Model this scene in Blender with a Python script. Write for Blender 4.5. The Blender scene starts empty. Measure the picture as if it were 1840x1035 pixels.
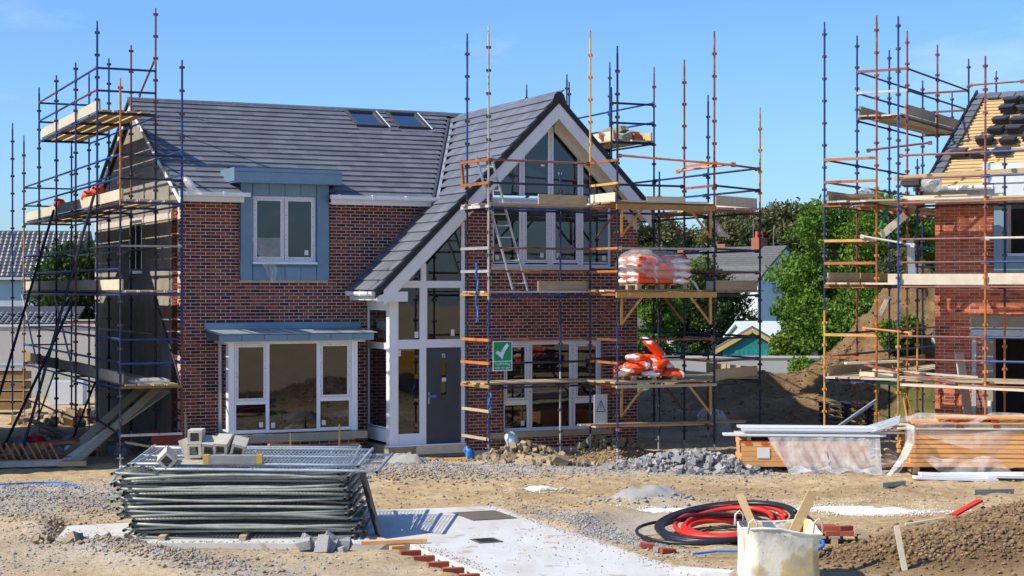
import bpy, math, random
import numpy as np
from mathutils import Vector, Matrix, Euler
random.seed(7); np.random.seed(7)
sc = bpy.context.scene
COL = sc.collection
R = math.radians
PI = math.pi

# ------------------------------------------------------------------ camera
CAM_H = 3.8
cam_d = bpy.data.cameras.new('camera'); cam = bpy.data.objects.new('camera', cam_d); COL.objects.link(cam)
cam.location = (0, 0, CAM_H); cam.rotation_euler = (R(90), 0, 0)
cam_d.sensor_width = 36; cam_d.lens = 36*3000/1840; cam_d.clip_start = .1; cam_d.clip_end = 5000
sc.camera = cam

# ------------------------------------------------------------------ sky, sun, exposure
SUN_EL, SUN_AZ = R(43), R(21.5)                     # azimuth: angle from -X towards the camera side
to_sun = Vector((-math.cos(SUN_AZ)*math.cos(SUN_EL), -math.sin(SUN_AZ)*math.cos(SUN_EL), math.sin(SUN_EL)))
world = bpy.data.worlds.new('World'); sc.world = world; world.use_nodes = True
wn, wl = world.node_tree.nodes, world.node_tree.links
wn.clear()
wo = wn.new('ShaderNodeOutputWorld'); bg = wn.new('ShaderNodeBackground'); bg.inputs['Strength'].default_value = .15
sky = wn.new('ShaderNodeTexSky'); sky.sky_type = 'NISHITA'; sky.sun_disc = False
sky.sun_elevation = SUN_EL; sky.sun_rotation = math.atan2(to_sun.x, to_sun.y) % (2*PI)
sky.air_density = 1.0; sky.dust_density = .6; sky.ozone_density = 1.6; sky.altitude = 20
wtc = wn.new('ShaderNodeTexCoord'); wmap = wn.new('ShaderNodeMapping'); wmap.inputs['Scale'].default_value = (1, 1, 3.2); wmap.inputs['Location'].default_value = (.31, .2, .12)
wno = wn.new('ShaderNodeTexNoise'); wno.inputs['Scale'].default_value = 5.5; wno.inputs['Detail'].default_value = 7; wno.inputs['Roughness'].default_value = .58
wra = wn.new('ShaderNodeValToRGB'); wra.color_ramp.elements[0].position = .585; wra.color_ramp.elements[1].position = .9
wra.color_ramp.elements[0].color = (0, 0, 0, 1); wra.color_ramp.elements[1].color = (.6, .6, .6, 1)
wmx = wn.new('ShaderNodeMixRGB'); wmx.inputs[2].default_value = (5.2, 5.5, 6.0, 1)
wl.new(wtc.outputs['Generated'], wmap.inputs[0]); wl.new(wmap.outputs[0], wno.inputs['Vector']); wl.new(wno.outputs['Fac'], wra.inputs[0])
wl.new(wra.outputs[0], wmx.inputs[0]); wti = wn.new('ShaderNodeMixRGB'); wti.blend_type = 'MULTIPLY'; wti.inputs[0].default_value = 1; wti.inputs[2].default_value = (.47, .70, 1.04, 1)
wl.new(sky.outputs[0], wti.inputs[1]); wl.new(wti.outputs[0], wmx.inputs[1]); wl.new(wmx.outputs[0], bg.inputs[0]); wl.new(bg.outputs[0], wo.inputs[0])
sun_d = bpy.data.lights.new('sun', 'SUN'); sun_d.energy = 4.8; sun_d.angle = R(.5); sun_d.color = (1, .93, .80)
sun = bpy.data.objects.new('sun', sun_d); COL.objects.link(sun); sun.rotation_euler = to_sun.to_track_quat('Z', 'Y').to_euler()
vs = sc.view_settings; vs.view_transform = 'Standard'; vs.look = 'None'; vs.gamma = 1; vs.use_curve_mapping = False; vs.exposure = .3
sc.render.engine = 'CYCLES'
sc.cycles.max_bounces = 8; sc.cycles.transparent_max_bounces = 16; sc.cycles.diffuse_bounces = 3; sc.cycles.glossy_bounces = 3

# ------------------------------------------------------------------ materials
MATS = {}
def new_mat(name):
    m = bpy.data.materials.new(name); m.use_nodes = True; m.node_tree.nodes.clear(); MATS[name] = m
    return m, m.node_tree.nodes, m.node_tree.links
def ramp(n, stops, interp='LINEAR'):
    r = n.new('ShaderNodeValToRGB'); e = r.color_ramp.elements; r.color_ramp.interpolation = interp
    while len(e) < len(stops): e.new(.5)
    for el, (p, c) in zip(e, stops): el.position = p; el.color = (*c, 1) if len(c) == 3 else c
    return r
def rnd_node(n, l):
    """one random number per object and per loose piece"""
    oi = n.new('ShaderNodeObjectInfo'); ge = n.new('ShaderNodeNewGeometry'); a = n.new('ShaderNodeMath'); a.operation = 'ADD'
    f = n.new('ShaderNodeMath'); f.operation = 'FRACT'
    l.new(oi.outputs['Random'], a.inputs[0]); l.new(ge.outputs['Random Per Island'], a.inputs[1]); l.new(a.outputs[0], f.inputs[0])
    return f.outputs[0]
def noise(n, l, scale, detail=4, rough=.6, coord='Object', stretch=None):
    tc = n.new('ShaderNodeTexCoord'); t = n.new('ShaderNodeTexNoise'); t.inputs['Scale'].default_value = scale
    t.inputs['Detail'].default_value = detail; t.inputs['Roughness'].default_value = rough
    if stretch:
        mp = n.new('ShaderNodeMapping'); mp.inputs['Scale'].default_value = stretch
        l.new(tc.outputs[coord], mp.inputs[0]); l.new(mp.outputs[0], t.inputs['Vector'])
    else: l.new(tc.outputs[coord], t.inputs['Vector'])
    return t.outputs['Fac']
def mixc(n, l, fac, a, b, mode='MIX'):
    m = n.new('ShaderNodeMixRGB'); m.blend_type = mode
    for i, v in ((0, fac), (1, a), (2, b)):
        if isinstance(v, (int, float)): m.inputs[i].default_value = v
        elif isinstance(v, tuple): m.inputs[i].default_value = (*v, 1)
        else: l.new(v, m.inputs[i])
    return m.outputs[0]
def mat(name, col, col2=None, rough=.75, metal=0, scale=6, spots=None, spot_lim=.62, spot_scale=25, bump=.0, bscale=60, vary=.0, stretch=None, spec=.4):
    """base colour with noise to a second colour, optional wear spots, bump and per-piece value variation"""
    m, n, l = new_mat(name)
    o = n.new('ShaderNodeOutputMaterial'); p = n.new('ShaderNodeBsdfPrincipled'); l.new(p.outputs[0], o.inputs[0])
    p.inputs['Roughness'].default_value = rough; p.inputs['Metallic'].default_value = metal; p.inputs['Specular IOR Level'].default_value = spec
    col2 = col2 or tuple(c*.72 for c in col)
    r = ramp(n, [(.3, col), (.7, col2)]); l.new(noise(n, l, scale, stretch=stretch), r.inputs[0]); c = r.outputs[0]
    if spots:
        s = ramp(n, [(spot_lim, (0, 0, 0)), (spot_lim+.05, (1, 1, 1))]); l.new(noise(n, l, spot_scale, 5), s.inputs[0])
        c = mixc(n, l, s.outputs[0], c, spots)
    if vary:
        v = ramp(n, [(0, (1-vary,)*3), (1, (1+vary,)*3)]); l.new(rnd_node(n, l), v.inputs[0]); c = mixc(n, l, 1, c, v.outputs[0], 'MULTIPLY')
    l.new(c, p.inputs['Base Color'])
    if bump:
        b = n.new('ShaderNodeBump'); b.inputs['Strength'].default_value = bump; b.inputs['Distance'].default_value = .02
        l.new(noise(n, l, bscale, 6, stretch=stretch), b.inputs['Height']); l.new(b.outputs[0], p.inputs['Normal'])
    return m

def brick_mat(name, stops):
    m, n, l = new_mat(name)
    o = n.new('ShaderNodeOutputMaterial'); p = n.new('ShaderNodeBsdfPrincipled'); l.new(p.outputs[0], o.inputs[0])
    p.inputs['Roughness'].default_value = .85; p.inputs['Specular IOR Level'].default_value = .25
    r = ramp(n, stops); l.new(rnd_node(n, l), r.inputs[0])
    d = ramp(n, [(.35, (.75, .75, .75)), (.7, (1.15, 1.12, 1.1))]); l.new(noise(n, l, 18, 5), d.inputs[0])
    ge = n.new('ShaderNodeNewGeometry'); wt = n.new('ShaderNodeTexNoise'); wt.inputs['Scale'].default_value = .9; wt.inputs['Detail'].default_value = 6; l.new(ge.outputs['Position'], wt.inputs['Vector'])
    w1_ = ramp(n, [(.35, (.8, .8, .8)), (.65, (1.15, 1.13, 1.12))]); l.new(wt.outputs['Fac'], w1_.inputs[0])
    c = mixc(n, l, 1, mixc(n, l, 1, r.outputs[0], d.outputs[0], 'MULTIPLY'), w1_.outputs[0], 'MULTIPLY')
    wt2 = n.new('ShaderNodeTexNoise'); wt2.inputs['Scale'].default_value = 1.7; wt2.inputs['Detail'].default_value = 9; wt2.inputs['Roughness'].default_value = .75; l.new(ge.outputs['Position'], wt2.inputs['Vector'])
    bloom = ramp(n, [(.62, (0, 0, 0)), (.8, (.5, .5, .5))]); l.new(wt2.outputs['Fac'], bloom.inputs[0])
    l.new(mixc(n, l, bloom.outputs[0], c, (.42, .34, .32)), p.inputs['Base Color'])
    b = n.new('ShaderNodeBump'); b.inputs['Strength'].default_value = .5; b.inputs['Distance'].default_value = .01
    l.new(noise(n, l, 90, 4), b.inputs['Height']); l.new(b.outputs[0], p.inputs['Normal'])
    return m
brick_mat('brick', [(0, (.055, .033, .04)), (.18, (.085, .035, .036)), (.34, (.14, .042, .034)), (.6, (.19, .055, .038)), (.85, (.245, .07, .044)), (1, (.30, .095, .055))])  # brick of the shaded front; the shade is darkened into these colours
brick_mat('brick_sunlit', [(0, (.22, .055, .036)), (.2, (.38, .085, .042)), (.6, (.50, .125, .055)), (1, (.58, .18, .085))])  # brighter copy for the sunlit house; sunshine is put into the brick colour
mat('mortar', (.68, .57, .52), (.52, .43, .39), .95, scale=9, bump=.3)
mat('render', (.33, .30, .245), (.22, .20, .165), .95, scale=2.2, bump=.3, spots=(.22, .2, .17), spot_lim=.66, spot_scale=4)
mat('block', (.36, .33, .27), (.27, .25, .21), .95, scale=5, bump=.6, bscale=90, vary=.12)
mat('tile', (.155, .163, .182), (.12, .127, .145), .5, scale=3, spots=(.26, .26, .26), spot_lim=.69, spot_scale=6, vary=.16, bump=.12, bscale=120)
mat('tile_dark', (.06, .063, .072), (.042, .045, .054), .6, scale=6, vary=.15)
mat('ridge_tile', (.13, .14, .16), (.10, .108, .125), .55, scale=5, vary=.12)
mat('valley_lead', (.30, .32, .36), (.20, .22, .25), .6, scale=8)
mat('zinc', (.175, .285, .375), (.145, .245, .33), .45, scale=4, metal=.25, vary=.06)
mat('zinc_dark', (.09, .16, .23), (.07, .13, .2), .5, scale=4)
mat('upvc', (.80, .81, .83), (.76, .77, .79), .35, scale=5)
mat('white_paint', (.78, .78, .76), (.68, .68, .66), .5, scale=4)
mat('soffit_cream', (.66, .58, .44), (.58, .50, .38), .7)
mat('frame_tape', (.55, .52, .56), (.75, .74, .76), .4, scale=60, spots=(.16, .14, .2), spot_lim=.56, spot_scale=38)
mat('door_grey', (.062, .064, .075), (.05, .052, .062), .45, scale=3)
mat('steel', (.5, .5, .5), None, .35, 1)
mat('blue_tape', (.03, .22, .75), None, .5)
mat('sticker', (.75, .73, .70), (.7, .66, .62), .6)
mat('stone_sill', (.43, .37, .26), (.36, .31, .22), .9, scale=12, bump=.25)
mat('plinth', (.40, .33, .21), (.28, .23, .15), .95, scale=7, bump=.4)
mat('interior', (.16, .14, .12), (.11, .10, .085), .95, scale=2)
mat('lead_black', (.02, .02, .025), None, .5)
def glass_mat(name, tint, extra=.0, dust=.05):
    m, n, l = new_mat(name)
    o = n.new('ShaderNodeOutputMaterial'); g = n.new('ShaderNodeBsdfGlossy'); t = n.new('ShaderNodeBsdfTransparent'); mx = n.new('ShaderNodeMixShader')
    g.inputs['Roughness'].default_value = .02; g.inputs['Color'].default_value = (.95, .97, 1, 1); t.inputs['Color'].default_value = (*tint, 1)
    f = n.new('ShaderNodeFresnel'); f.inputs['IOR'].default_value = 1.5
    a = n.new('ShaderNodeMath'); a.operation = 'MULTIPLY_ADD'; a.inputs[1].default_value = 1.9; a.inputs[2].default_value = extra; a.use_clamp = True
    b = n.new('ShaderNodeBump'); b.inputs['Strength'].default_value = .012; b.inputs['Distance'].default_value = .05
    l.new(noise(n, l, 2.2, 2), b.inputs['Height']); l.new(b.outputs[0], g.inputs['Normal'])
    l.new(f.outputs[0], a.inputs[0]); l.new(a.outputs[0], mx.inputs[0]); l.new(t.outputs[0], mx.inputs[1]); l.new(g.outputs[0], mx.inputs[2])
    df = n.new('ShaderNodeBsdfDiffuse'); df.inputs['Color'].default_value = (.55, .54, .5, 1); m2 = n.new('ShaderNodeMixShader')
    ge = n.new('ShaderNodeNewGeometry'); tn = n.new('ShaderNodeTexNoise'); tn.inputs['Scale'].default_value = 1.6; tn.inputs['Detail'].default_value = 7; tn.inputs['Roughness'].default_value = .65; tn.inputs['Distortion'].default_value = .8
    l.new(ge.outputs['Position'], tn.inputs['Vector']); dr = ramp(n, [(.38, (.005, .005, .005)), (.75, (dust,)*3)]); l.new(tn.outputs['Fac'], dr.inputs[0]); l.new(dr.outputs[0], m2.inputs[0])
    l.new(mx.outputs[0], m2.inputs[1]); l.new(df.outputs[0], m2.inputs[2]); l.new(m2.outputs[0], o.inputs[0])
glass_mat('glass', (.13, .13, .125), .0)
glass_mat('roof_glass', (.3, .32, .35), .16, .02)
def film_mat(name, col, alpha, rough=.25):
    m, n, l = new_mat(name)
    o = n.new('ShaderNodeOutputMaterial'); p = n.new('ShaderNodeBsdfPrincipled'); t = n.new('ShaderNodeBsdfTransparent'); mx = n.new('ShaderNodeMixShader')
    p.inputs['Base Color'].default_value = (*col, 1); p.inputs['Roughness'].default_value = rough; p.inputs['Specular IOR Level'].default_value = .8
    r = ramp(n, [(.3, (alpha*.55,)*3), (.75, (min(1, alpha*1.6),)*3)]); l.new(noise(n, l, 5, 6), r.inputs[0]); l.new(r.outputs[0], mx.inputs[0])
    b = n.new('ShaderNodeBump'); b.inputs['Strength'].default_value = .5; b.inputs['Distance'].default_value = .05
    l.new(noise(n, l, 7, 5, .6, stretch=(1, 1, .35)), b.inputs['Height']); l.new(b.outputs[0], p.inputs['Normal'])
    l.new(t.outputs[0], mx.inputs[1]); l.new(p.outputs[0], mx.inputs[2]); l.new(mx.outputs[0], o.inputs[0])
film_mat('film', (.85, .83, .80), .24)
film_mat('film_thick', (.82, .80, .76), .42, .2)
# scaffold paint
def paint(name, c, c2, rust, lim=.58):
    m = mat(name, c, c2, .5, scale=3, spots=rust, spot_lim=lim, spot_scale=7, vary=.3)
    n, l = m.node_tree.nodes, m.node_tree.links; p = n['Principled BSDF']; src = p.inputs['Base Color'].links[0].from_socket
    s = ramp(n, [(.66, (0, 0, 0)), (.70, (1, 1, 1))]); l.new(noise(n, l, 19, 6, .7), s.inputs[0]); l.new(mixc(n, l, s.outputs[0], src, (.42, .39, .34)), p.inputs['Base Color'])
paint('tube_blue', (.02, .055, .22), (.012, .03, .11), (.11, .055, .035), .62)
paint('tube_navy', (.014, .02, .055), (.01, .013, .03), (.09, .05, .035), .6)
paint('tube_orange', (.55, .19, .045), (.36, .12, .035), (.2, .075, .04), .58)
paint('tube_yellow', (.58, .31, .06), (.42, .2, .05), (.5, .44, .33), .62)
paint('tube_rust', (.22, .075, .05), (.15, .05, .045), (.30, .13, .07), .58)
paint('tube_galv', (.5, .49, .46), (.34, .33, .31), (.13, .11, .10), .6)
mat('fitting', (.06, .055, .055), (.12, .075, .05), .6, scale=9, vary=.3)
mat('green_steel', (.02, .20, .09), None, .5)
mat('board', (.50, .39, .24), (.36, .28, .17), .9, scale=4, stretch=(1, 6, 6), vary=.2, bump=.25, bscale=30)
mat('board_pale', (.66, .58, .44), (.54, .46, .34), .9, scale=5, spots=(.30, .25, .18), spot_lim=.66, spot_scale=9, vary=.12, bump=.2)
mat('board_brown', (.34, .21, .10), (.25, .15, .07), .9, scale=4, vary=.2, bump=.2)
mat('timber_orange', (.80, .42, .15), (.66, .31, .10), .75, scale=3, stretch=(1, 8, 8), vary=.14, bump=.15)
mat('timber_fresh', (.62, .44, .22), (.50, .34, .16), .8, scale=4, vary=.15, stretch=(1, 6, 6))
mat('pallet_wood', (.45, .34, .2), (.33, .24, .14), .9, scale=6, vary=.2)
mat('galv', (.46, .51, .55), (.34, .38, .41), .45, .35, scale=6, spots=(.3, .28, .22), spot_lim=.62, spot_scale=12, vary=.15)
mat('galv_dull', (.36, .375, .32), (.24, .255, .22), .5, .25, scale=5, spots=(.30, .28, .22), spot_lim=.6, spot_scale=9, vary=.25)
mat('red_steel', (.33, .045, .02), (.2, .03, .02), .6, scale=5, spots=(.12, .05, .03))
mat('bag_orange', (.80, .10, .015), (.62, .07, .015), .45, scale=8)
mat('black_plastic', (.014, .015, .02), (.022, .023, .03), .35, scale=5)
mat('red_plastic', (.66, .03, .015), (.55, .025, .012), .4)
mat('blue_plastic', (.02, .2, .66), (.018, .16, .52), .4)
mat('yellow_plastic', (.6, .42, .08), None, .5)
mat('red_brick_loose', (.42, .10, .05), (.32, .08, .045), .9, scale=14, vary=.2)
mat('rock_grey', (.38, .37, .355), (.28, .275, .265), .95, scale=6, vary=.28, bump=.5)
mat('block_pale', (.58, .53, .43), (.45, .41, .33), .95, scale=6, bump=.5, bscale=70, vary=.12)
mat('soil_clod', (.27, .175, .09), (.18, .115, .06), .95, scale=6, vary=.4, bump=.5)
mat('rock_tan', (.42, .32, .20), (.30, .22, .135), .95, scale=6, vary=.3, bump=.5)
mat('lime', (.82, .80, .76), (.74, .72, .68), .95, scale=14, bump=.4)
mat('cement_pile', (.37, .355, .33), (.29, .28, .26), .95, scale=9, bump=.5)
mat('concrete', (.64, .63, .60), (.55, .54, .51), .85, scale=1.1, spots=(.44, .38, .30), spot_lim=.60, spot_scale=2.6, bump=.1)
_m = MATS['concrete']; n, l = _m.node_tree.nodes, _m.node_tree.links; p = n['Principled BSDF']; src = p.inputs['Base Color'].links[0].from_socket
s = ramp(n, [(.63, (0, 0, 0)), (.66, (.8, .8, .8))]); l.new(noise(n, l, 21, 7, .75), s.inputs[0]); src = mixc(n, l, s.outputs[0], src, (.34, .28, .20))
s = ramp(n, [(.46, (0, 0, 0)), (.74, (.62, .62, .62))]); l.new(noise(n, l, .7, 5, .65, stretch=(3, .5, 1)), s.inputs[0]); l.new(mixc(n, l, s.outputs[0], src, (.47, .41, .33)), p.inputs['Base Color'])
mat('iron_cover', (.12, .10, .08), (.18, .15, .115), .7, scale=22, bump=.4)
mat('sack', (.78, .75, .66), (.70, .64, .48), .7, scale=3.2, spots=(.62, .47, .2), spot_lim=.5, spot_scale=1.1, bump=.25, bscale=18)
_m = MATS['sack']; n, l = _m.node_tree.nodes, _m.node_tree.links; p = n['Principled BSDF']; src = p.inputs['Base Color'].links[0].from_socket
s = ramp(n, [(.48, (0, 0, 0)), (.66, (.8, .8, .8))]); l.new(noise(n, l, 2.4, 7, .7), s.inputs[0]); src = mixc(n, l, s.outputs[0], src, (.36, .33, .27))
s = ramp(n, [(.64, (0, 0, 0)), (.67, (1, 1, 1))]); l.new(noise(n, l, 13, 6, .7), s.inputs[0]); l.new(mixc(n, l, s.outputs[0], src, (.2, .17, .12)), p.inputs['Base Color'])
mat('bark', (.10, .075, .05), (.06, .045, .035), .95, scale=5, bump=.5)
def leaf_mat(name, a, b):
    m, n, l = new_mat(name)
    o = n.new('ShaderNodeOutputMaterial'); p = n.new('ShaderNodeBsdfPrincipled'); t = n.new('ShaderNodeBsdfTranslucent'); mx = n.new('ShaderNodeMixShader')
    p.inputs['Roughness'].default_value = .6; p.inputs['Specular IOR Level'].default_value = .25
    r = ramp(n, [(0, a), (1, b)]); l.new(rnd_node(n, l), r.inputs[0])
    ge = n.new('ShaderNodeNewGeometry'); wt = n.new('ShaderNodeTexNoise'); wt.inputs['Scale'].default_value = .8; wt.inputs['Detail'].default_value = 3; l.new(ge.outputs['Position'], wt.inputs['Vector'])
    tv = ramp(n, [(.3, (.6, .68, .7)), (.7, (1.35, 1.22, 1.0))]); l.new(wt.outputs['Fac'], tv.inputs[0]); lc = mixc(n, l, 1, r.outputs[0], tv.outputs[0], 'MULTIPLY')
    l.new(lc, p.inputs['Base Color']); l.new(lc, t.inputs['Color']); mx.inputs[0].default_value = .3
    l.new(p.outputs[0], mx.inputs[1]); l.new(t.outputs[0], mx.inputs[2]); l.new(mx.outputs[0], o.inputs[0])
leaf_mat('leaf_green', (.06, .13, .018), (.18, .31, .035))
leaf_mat('leaf_dark', (.025, .055, .014), (.065, .12, .025))
leaf_mat('leaf_olive', (.10, .11, .05), (.22, .215, .10))
leaf_mat('leaf_lime', (.10, .17, .025), (.2, .29, .04))
mat('bg_render', (.72, .73, .74), (.64, .66, .68), .9, scale=1)
mat('bg_render_grey', (.50, .50, .47), (.42, .42, .40), .95, scale=.8)
mat('bg_roof', (.13, .125, .12), (.09, .09, .09), .8, scale=3, spots=(.25, .2, .07), spot_lim=.7, spot_scale=1.2, vary=.2)
mat('pantile_light', (.42, .40, .37), (.32, .31, .29), .8, scale=3, vary=.3)
mat('bg_brick', (.36, .12, .07), (.28, .1, .06), .9)
mat('teal', (.03, .28, .26), (.025, .22, .21), .6, vary=.15)
mat('shed_trim', (.68, .43, .14), (.58, .36, .11), .7)
mat('white_roof', (.62, .66, .70), (.56, .6, .64), .5)
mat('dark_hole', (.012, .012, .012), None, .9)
mat('sign_green', (.0, .26, .09), (.0, .24, .085), .4)
mat('sign_white', (.82, .84, .86), None, .4)
mat('digger_yellow', (.85, .45, .01), (.75, .38, .01), .4)

# ------------------------------------------------------------------ mesh building
class MB:
    def __init__(s): s.v = []; s.f = []
    def add(s, vs_, fs):
        o = len(s.v); s.v += [tuple(v) for v in vs_]; s.f += [tuple(i+o for i in f) for f in fs]; return s
    def box(s, x0, x1, y0, y1, z0, z1, M=None):
        vs_ = [Vector(p) for p in ((x0, y0, z0), (x1, y0, z0), (x1, y1, z0), (x0, y1, z0), (x0, y0, z1), (x1, y0, z1), (x1, y1, z1), (x0, y1, z1))]
        if M is not None: vs_ = [M @ v for v in vs_]
        return s.add(vs_, ((0, 3, 2, 1), (4, 5, 6, 7), (0, 1, 5, 4), (1, 2, 6, 5), (2, 3, 7, 6), (3, 0, 4, 7)))
    def beam(s, a, b, w, h, up=(0, 0, 1)):
        """rectangular bar from a to b, w across, h along up"""
        a, b = Vector(a), Vector(b); d = (b-a).normalized(); up = Vector(up); sd = d.cross(up)
        if sd.length < 1e-4: sd = d.cross(Vector((1, 0, 0)))
        sd.normalize(); u = sd.cross(d).normalized(); x = sd*w/2; y = u*h/2
        return s.add([a-x-y, a+x-y, a+x+y, a-x+y, b-x-y, b+x-y, b+x+y, b-x+y], ((0, 3, 2, 1), (4, 5, 6, 7), (0, 1, 5, 4), (1, 2, 6, 5), (2, 3, 7, 6), (3, 0, 4, 7))[:])
    def tube(s, pts, r, n=8, caps=True):
        pts = [Vector(p) for p in pts]; rs = r if isinstance(r, (list, tuple)) else [r]*len(pts); rings = []
        ref = None
        for i, p in enumerate(pts):
            d = (pts[min(i+1, len(pts)-1)]-pts[max(i-1, 0)]).normalized()
            if ref is None:
                ref = d.orthogonal().normalized()
            sx = (ref-d*ref.dot(d))
            sx = sx.normalized() if sx.length > 1e-5 else d.orthogonal().normalized()
            ref = sx; sy = d.cross(sx)
            rings.append([p+(sx*math.cos(2*PI*k/n)+sy*math.sin(2*PI*k/n))*rs[i] for k in range(n)])
        vs_ = [v for r_ in rings for v in r_]; fs = []
        for i in range(len(pts)-1):
            for k in range(n): fs.append((i*n+k, i*n+(k+1) % n, (i+1)*n+(k+1) % n, (i+1)*n+k))
        if caps: fs.append(tuple(range(n-1, -1, -1))); fs.append(tuple((len(pts)-1)*n+k for k in range(n)))
        return s.add(vs_, fs)
    def prism(s, poly, y0, y1):
        """polygon in x,z (counter-clockwise seen from -y) extruded from y0 to y1"""
        n = len(poly); vs_ = [(x, y0, z) for x, z in poly]+[(x, y1, z) for x, z in poly]
        return s.add(vs_, [tuple(range(n)), tuple(range(2*n-1, n-1, -1))]+[(i, n+i, n+(i+1) % n, (i+1) % n) for i in range(n)])
    def prism_x(s, poly, x0, x1):
        n = len(poly); vs_ = [(x0, y, z) for y, z in poly]+[(x1, y, z) for y, z in poly]
        return s.add(vs_, [tuple(range(n-1, -1, -1)), tuple(range(n, 2*n))]+[(i, (i+1) % n, n+(i+1) % n, n+i) for i in range(n)])
    def prism_z(s, poly, z0, z1):
        n = len(poly); vs_ = [(x, y, z0) for x, y in poly]+[(x, y, z1) for x, y in poly]
        return s.add(vs_, [tuple(range(n-1, -1, -1)), tuple(range(n, 2*n))]+[(i, (i+1) % n, n+(i+1) % n, n+i) for i in range(n)])
    def mesh(s, name, m, smooth=False):
        me = bpy.data.meshes.new(name); me.from_pydata(s.v, [], s.f)
        if m: me.materials.append(MATS[m])
        if smooth: me.polygons.foreach_set('use_smooth', [True]*len(me.polygons))
        me.update(); return me
    def build(s, name, m, parent=None, smooth=False):
        return link(name, s.mesh(name, m, smooth), parent)
def link(name, me, parent=None):
    o = bpy.data.objects.new(name, me); COL.objects.link(o)
    if parent: o.parent = parent
    return o
def tag(o, label, cat, group=None, kind=None):
    if label: o['label'] = label
    if cat: o['category'] = cat
    if group: o['group'] = group
    if kind: o['kind'] = kind
    return o
def thing(name, label, cat, loc=(0, 0, 0), rz=0, group=None):
    o = bpy.data.objects.new(name, None); COL.objects.link(o); o.location = loc; o.rotation_euler = (0, 0, rz); o.empty_display_size = .2
    return tag(o, label, cat, group)
def bx(name, m, parent, *a): return MB().box(*a).build(name, m, parent)
def pieces(parent, name, m, items, limit=300, key=None, rest=None):
    """items: (mesh key, builder function, matrix).  The first `limit` by key become objects that share meshes, the others one joined part."""
    cache = {}
    items = sorted(items, key=key) if key else items
    for i, (k, fn, M) in enumerate(items[:limit]):
        if k not in cache: b = MB(); fn(b); cache[k] = b.mesh(name, m)
        o = link(name, cache[k], parent); o.matrix_local = M
    if len(items) > limit:
        j = MB(); tc = {}
        for k, fn, M in items[limit:]:
            if k not in tc: b = MB(); fn(b); tc[k] = ([Vector(v) for v in b.v], b.f)
            vs_, fs = tc[k]; j.add([M @ v for v in vs_], fs)
        tag(j.build(rest or name+'_rows', m, parent), None, None, kind='stuff')
def T(x, y, z): return Matrix.Translation((x, y, z))
# house frames: local x along the front, y into the house, z up
T1, O1 = R(25), (-7.26, 36.6)
T2, O2 = R(-31), (9.54, 37.65)
def w1(x, y, z=0): return Vector((O1[0]+x*math.cos(T1)-y*math.sin(T1), O1[1]+x*math.sin(T1)+y*math.cos(T1), z))
def w2(x, y, z=0): return Vector((O2[0]+x*math.cos(T2)-y*math.sin(T2), O2[1]+x*math.sin(T2)+y*math.cos(T2), z))

# ------------------------------------------------------------------ ground
def vnoise(x, y, seed=0):
    """smooth value noise on numpy arrays"""
    xi, yi = np.floor(x).astype(np.int64), np.floor(y).astype(np.int64); fx, fy = x-xi, y-yi
    fx = fx*fx*(3-2*fx); fy = fy*fy*(3-2*fy)
    def h(a, b):
        n = (a*374761393+b*668265263+seed*974711) & 0x7fffffff
        n = ((n ^ (n >> 13))*1274126177) & 0x7fffffff
        return ((n ^ (n >> 16)) & 0xffff)/65535.0
    return (h(xi, yi)*(1-fx)+h(xi+1, yi)*fx)*(1-fy)+(h(xi, yi+1)*(1-fx)+h(xi+1, yi+1)*fx)*fy
def fbm(x, y, sc_, oct_=4, seed=0):
    t = 0; a = 1; tot = 0
    for i in range(oct_): t = t+a*(vnoise(x*sc_, y*sc_, seed+i)-.5); tot += a; a *= .5; sc_ *= 2.1
    return t/tot
def sstep(a, b, x): t = np.clip((x-a)/(b-a), 0, 1); return t*t*(3-2*t)
SLAB = [(-.33, 28.7), (3.1, 20.2), (.42, 20.2), (-1.5, 24.45), (-6.75, 24.55), (-7.0, 26.3), (-2.3, 28.15)]
def in_poly(x, y, poly):
    r = np.zeros(x.shape, bool); n = len(poly)
    for i in range(n):
        x0, y0 = poly[i]; x1, y1 = poly[(i+1) % n]
        c = ((y0 > y) != (y1 > y)) & (x < (x1-x0)*(y-y0)/((y1-y0) if y1 != y0 else 1e-9)+x0); r ^= c
    return r
def slab_dist(x, y):
    d = np.full(x.shape, 99.); n = len(SLAB)
    for i in range(n):
        ax, ay = SLAB[i]; bx_, by_ = SLAB[(i+1) % n]; ex, ey = bx_-ax, by_-ay
        t = np.clip(((x-ax)*ex+(y-ay)*ey)/(ex*ex+ey*ey), 0, 1); d = np.minimum(d, np.hypot(x-ax-t*ex, y-ay-t*ey))
    return np.where(in_poly(x, y, SLAB), -d, d)
def g2(x, y, cx, cy, sx, sy, rot=0):
    c, s = math.cos(rot), math.sin(rot); u = (x-cx)*c+(y-cy)*s; v = -(x-cx)*s+(y-cy)*c
    return np.exp(-(u/sx)**2-(v/sy)**2)
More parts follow.
